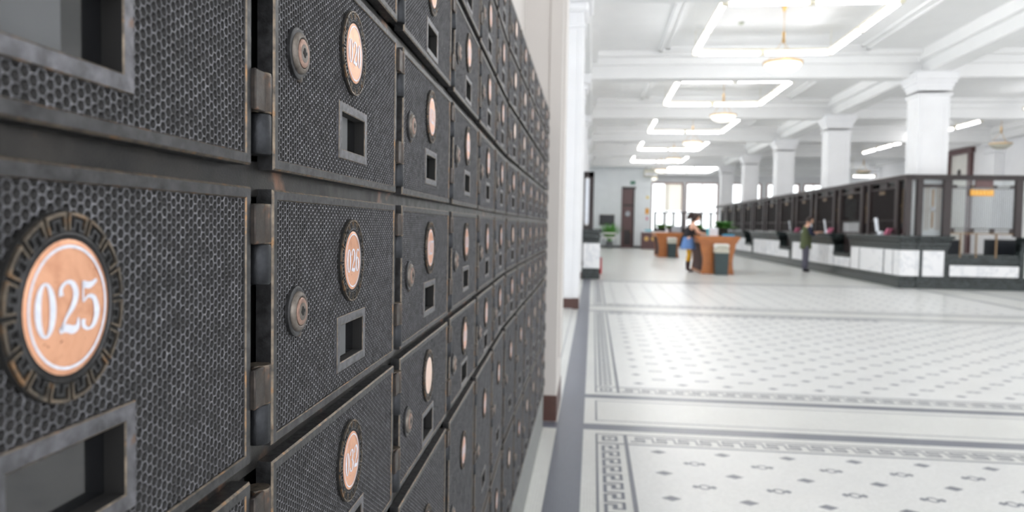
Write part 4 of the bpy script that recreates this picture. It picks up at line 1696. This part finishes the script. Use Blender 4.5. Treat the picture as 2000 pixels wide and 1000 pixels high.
# bare body: torso leaning forward, neck, arms
V = [(0, 0, .96, (.13, .12)), (.02, 0, 1.10, (.12, .105)), (.06, 0, 1.24, (.125, .11)), (.10, 0, 1.37, (.13, .10)), (.13, 0, 1.45, (.06, .055)), (.17, 0, 1.51, .048)]
E = chain(6)
V += [(.11, -.15, 1.40, .056), (.20, -.21, 1.27, .05), (.28, -.21, 1.16, .042), (.42, -.14, 1.14, .034), (.53, -.08, 1.135, .027)]
E += [(3, 6), (6, 7), (7, 8), (8, 9), (9, 10)]
V += [(.11, .15, 1.40, .056), (.20, .21, 1.27, .05), (.28, .20, 1.16, .042), (.44, .12, 1.14, .034), (.54, .05, 1.135, .027)]
E += [(3, 11), (11, 12), (12, 13), (13, 14), (14, 15)]
# legs
V += [(.0, -.09, .90, .085), (.02, -.09, .50, .058), (-.02, -.09, .32, .05), (-.03, -.09, .10, .034)]
E += [(0, 16), (16, 17), (17, 18), (18, 19)]
V += [(.0, .09, .90, .085), (.06, .09, .50, .058), (.05, .09, .32, .05), (.04, .09, .10, .034)]
E += [(0, 20), (20, 21), (21, 22), (22, 23)]
skinned('body', V, E, M['skin'], wm, 2)
tp = [(.0, 0, .98, (.16, .15)), (.0, 0, 1.04, (.16, .145)), (.02, 0, 1.12, (.15, .135)), (.06, 0, 1.25, (.155, .14)), (.095, 0, 1.35, (.155, .125)), (.115, 0, 1.41, (.09, .08))]
skinned('top', tp, chain(6), M['blackcloth'], wm, 2)
for q, x1_, x2_, x3_ in ((-1, .02, -.02, -.03), (1, .06, .05, .04)):
    skinned('tights', [(0, q * .09, .86, .092), (x1_, q * .09, .50, .064), (x2_, q * .09, .34, .057), (x2_, q * .09, .30, .054)], chain(4), M['mustard'], wm, 2)
    skinned('boot', [(x2_, q * .09, .36, .060), (x3_, q * .09, .20, .050), (x3_, q * .09, .08, .044), (x3_ + .05, q * .09, .045, (.04, .04)), (x3_ + .14, q * .09, .035, (.036, .03))], chain(5), M['boot'], wm, 2)
sk = MB()
sk.lathe([(.13, 1.06), (.15, 1.0), (.19, .85), (.225, .70), (.23, .68), (.22, .69)], M['denim'], 24, (0, 0, 0), sx=1.0, sy=.95)
sk.build('skirt', parent=wm, smooth=True)
hd, f_, s_, u_ = head(wm, (.22, 0, 1.60), (.8, .0, -.55))
hr = MB()
C0 = Vector((.20, 0, 1.62))
vs, fs = [], []
n = 16
for i in range(9):
    ph = math.pi * i / 8
    for k in range(n):
        t = 2 * math.pi * k / n
        x_, y_, z_ = math.sin(ph) * math.cos(t), math.sin(ph) * math.sin(t), math.cos(ph)
        rr = .132
        if x_ > .1:
            rr = .132 - .06 * x_ * (1 if z_ < .5 else 0)
        vs.append(C0 + f_ * x_ * rr + s_ * y_ * rr * .9 + u_ * z_ * rr * 1.12)
for i in range(8):
    for k in range(n):
        fs.append((i * n + k, (i + 1) * n + k, (i + 1) * n + (k + 1) % n, i * n + (k + 1) % n))
hr.add(vs, fs, M['hair'])
hr.tube([C0 - f_ * .08, C0 - f_ * .16 + u_ * .02, C0 - f_ * .17 - u_ * .10, C0 - f_ * .14 - u_ * .20], [.07, .08, .075, .03], M['hair'], 10)
hr.build('hair', parent=wm, smooth=True)
hand(wm, (.53, -.08, 1.135), (.9, .25, -.1), (0, 0, 1), 1)
hand(wm, (.54, .05, 1.135), (.9, -.25, -.1), (0, 0, 1), -1)
MB().box(3.13, 3.32, 21.5, 21.95, 1.076, 1.086, M['paper']).build('paper_form', label='white form on the near desk under the hands of the woman', category='paper')
sp = MB().box(-.12, .12, -.10, .10, 0, .16, M['blackcloth'], .04).build('black_bag', loc=(3.25, 22.35, T), label='black bag on the near desk in front of the woman', category='bag')

# ---- man at the counter, facing +X, seen from behind left
mn = empty('person', (6.56, 23.4, 0), 0, label='man in olive vest with navy sleeves standing at the long counter', category='person')
V = [(0, 0, .92, (.11, .10)), (0, 0, 1.08, (.12, .105)), (.02, 0, 1.25, (.145, .12)), (.04, 0, 1.38, (.13, .10)), (.05, 0, 1.45, (.06, .06)), (.07, 0, 1.50, .052)]
E = chain(6)
V += [(.04, -.18, 1.38, .055), (.08, -.22, 1.22, .048), (.12, -.22, 1.14, .042), (.25, -.17, 1.21, .035), (.34, -.12, 1.245, .028)]
E += [(3, 6), (6, 7), (7, 8), (8, 9), (9, 10)]
V += [(.04, .18, 1.38, .055), (.08, .22, 1.22, .048), (.12, .22, 1.14, .042), (.25, .15, 1.21, .035), (.34, .08, 1.245, .028)]
E += [(3, 11), (11, 12), (12, 13), (13, 14), (14, 15)]
for q in (-1, 1):
    o_ = len(V)
    V += [(0, q * .09, .82, .075), (.01, q * .09, .48, .062), (-.01, q * .09, .26, .052), (-.02, q * .09, .10, .04)]
    E += [(0, o_), (o_, o_ + 1), (o_ + 1, o_ + 2), (o_ + 2, o_ + 3)]
skinned('body', V, E, M['skin'], mn, 2)
skinned('vest', [(0, 0, .70, (.20, .185)), (0, 0, .76, (.195, .18)), (0, 0, .9, (.175, .165)), (.0, 0, 1.08, (.155, .145)), (.02, 0, 1.26, (.165, .14)), (.04, 0, 1.38, (.15, .12)), (.048, 0, 1.43, (.09, .085))], chain(7), M['olive'], mn, 2)
for q in (-1, 1):
    y2 = -.17 if q < 0 else .15
    skinned('sleeve', [(.04, q * .14, 1.39, .072), (.05, q * .20, 1.35, .074), (.07, q * .25, 1.22, .068), (.12, q * .24, 1.15, .060), (.22, y2 + .01 * -q, 1.19, .045), (.28, (y2 - q * .02), 1.22, .040)], chain(6), M['navy'], mn, 2)
    skinned('trouser_leg', [(0, q * .08, .86, .105), (.01, q * .09, .48, .078), (-.01, q * .09, .2, .070), (-.015, q * .09, .07, .070)], chain(4), M['trouser'], mn, 2)
    skinned('shoe', [(-.05, q * .09, .045, .042), (.02, q * .09, .045, .045), (.12, q * .09, .038, .038)], chain(3), M['blackcloth'], mn, 2)
hd, f_, s_, u_ = head(mn, (.10, 0, 1.585), (.9, -.1, -.35))
hr = MB()
C0 = Vector((.085, 0, 1.605))
vs, fs = [], []
for i in range(9):
    ph = math.pi * i / 8 * .68
    for k in range(n):
        t = 2 * math.pi * k / n
        x_, y_, z_ = math.sin(ph) * math.cos(t), math.sin(ph) * math.sin(t), math.cos(ph)
        if x_ > .3 and z_ < .55:
            x_, z_ = .3 + (x_ - .3) * .5, z_
        vs.append(C0 + f_ * x_ * .105 + s_ * y_ * .092 + u_ * z_ * .118)
for i in range(8):
    for k in range(n):
        fs.append((i * n + k, (i + 1) * n + k, (i + 1) * n + (k + 1) % n, i * n + (k + 1) % n))
hr.add(vs, fs, M['hair'])
hr.build('hair', parent=mn, smooth=True)
hand(mn, (.34, -.12, 1.25), (.95, .2, 0), (0, .3, 1), 1)
hand(mn, (.34, .08, 1.25), (.95, -.2, 0), (0, -.3, 1), -1)
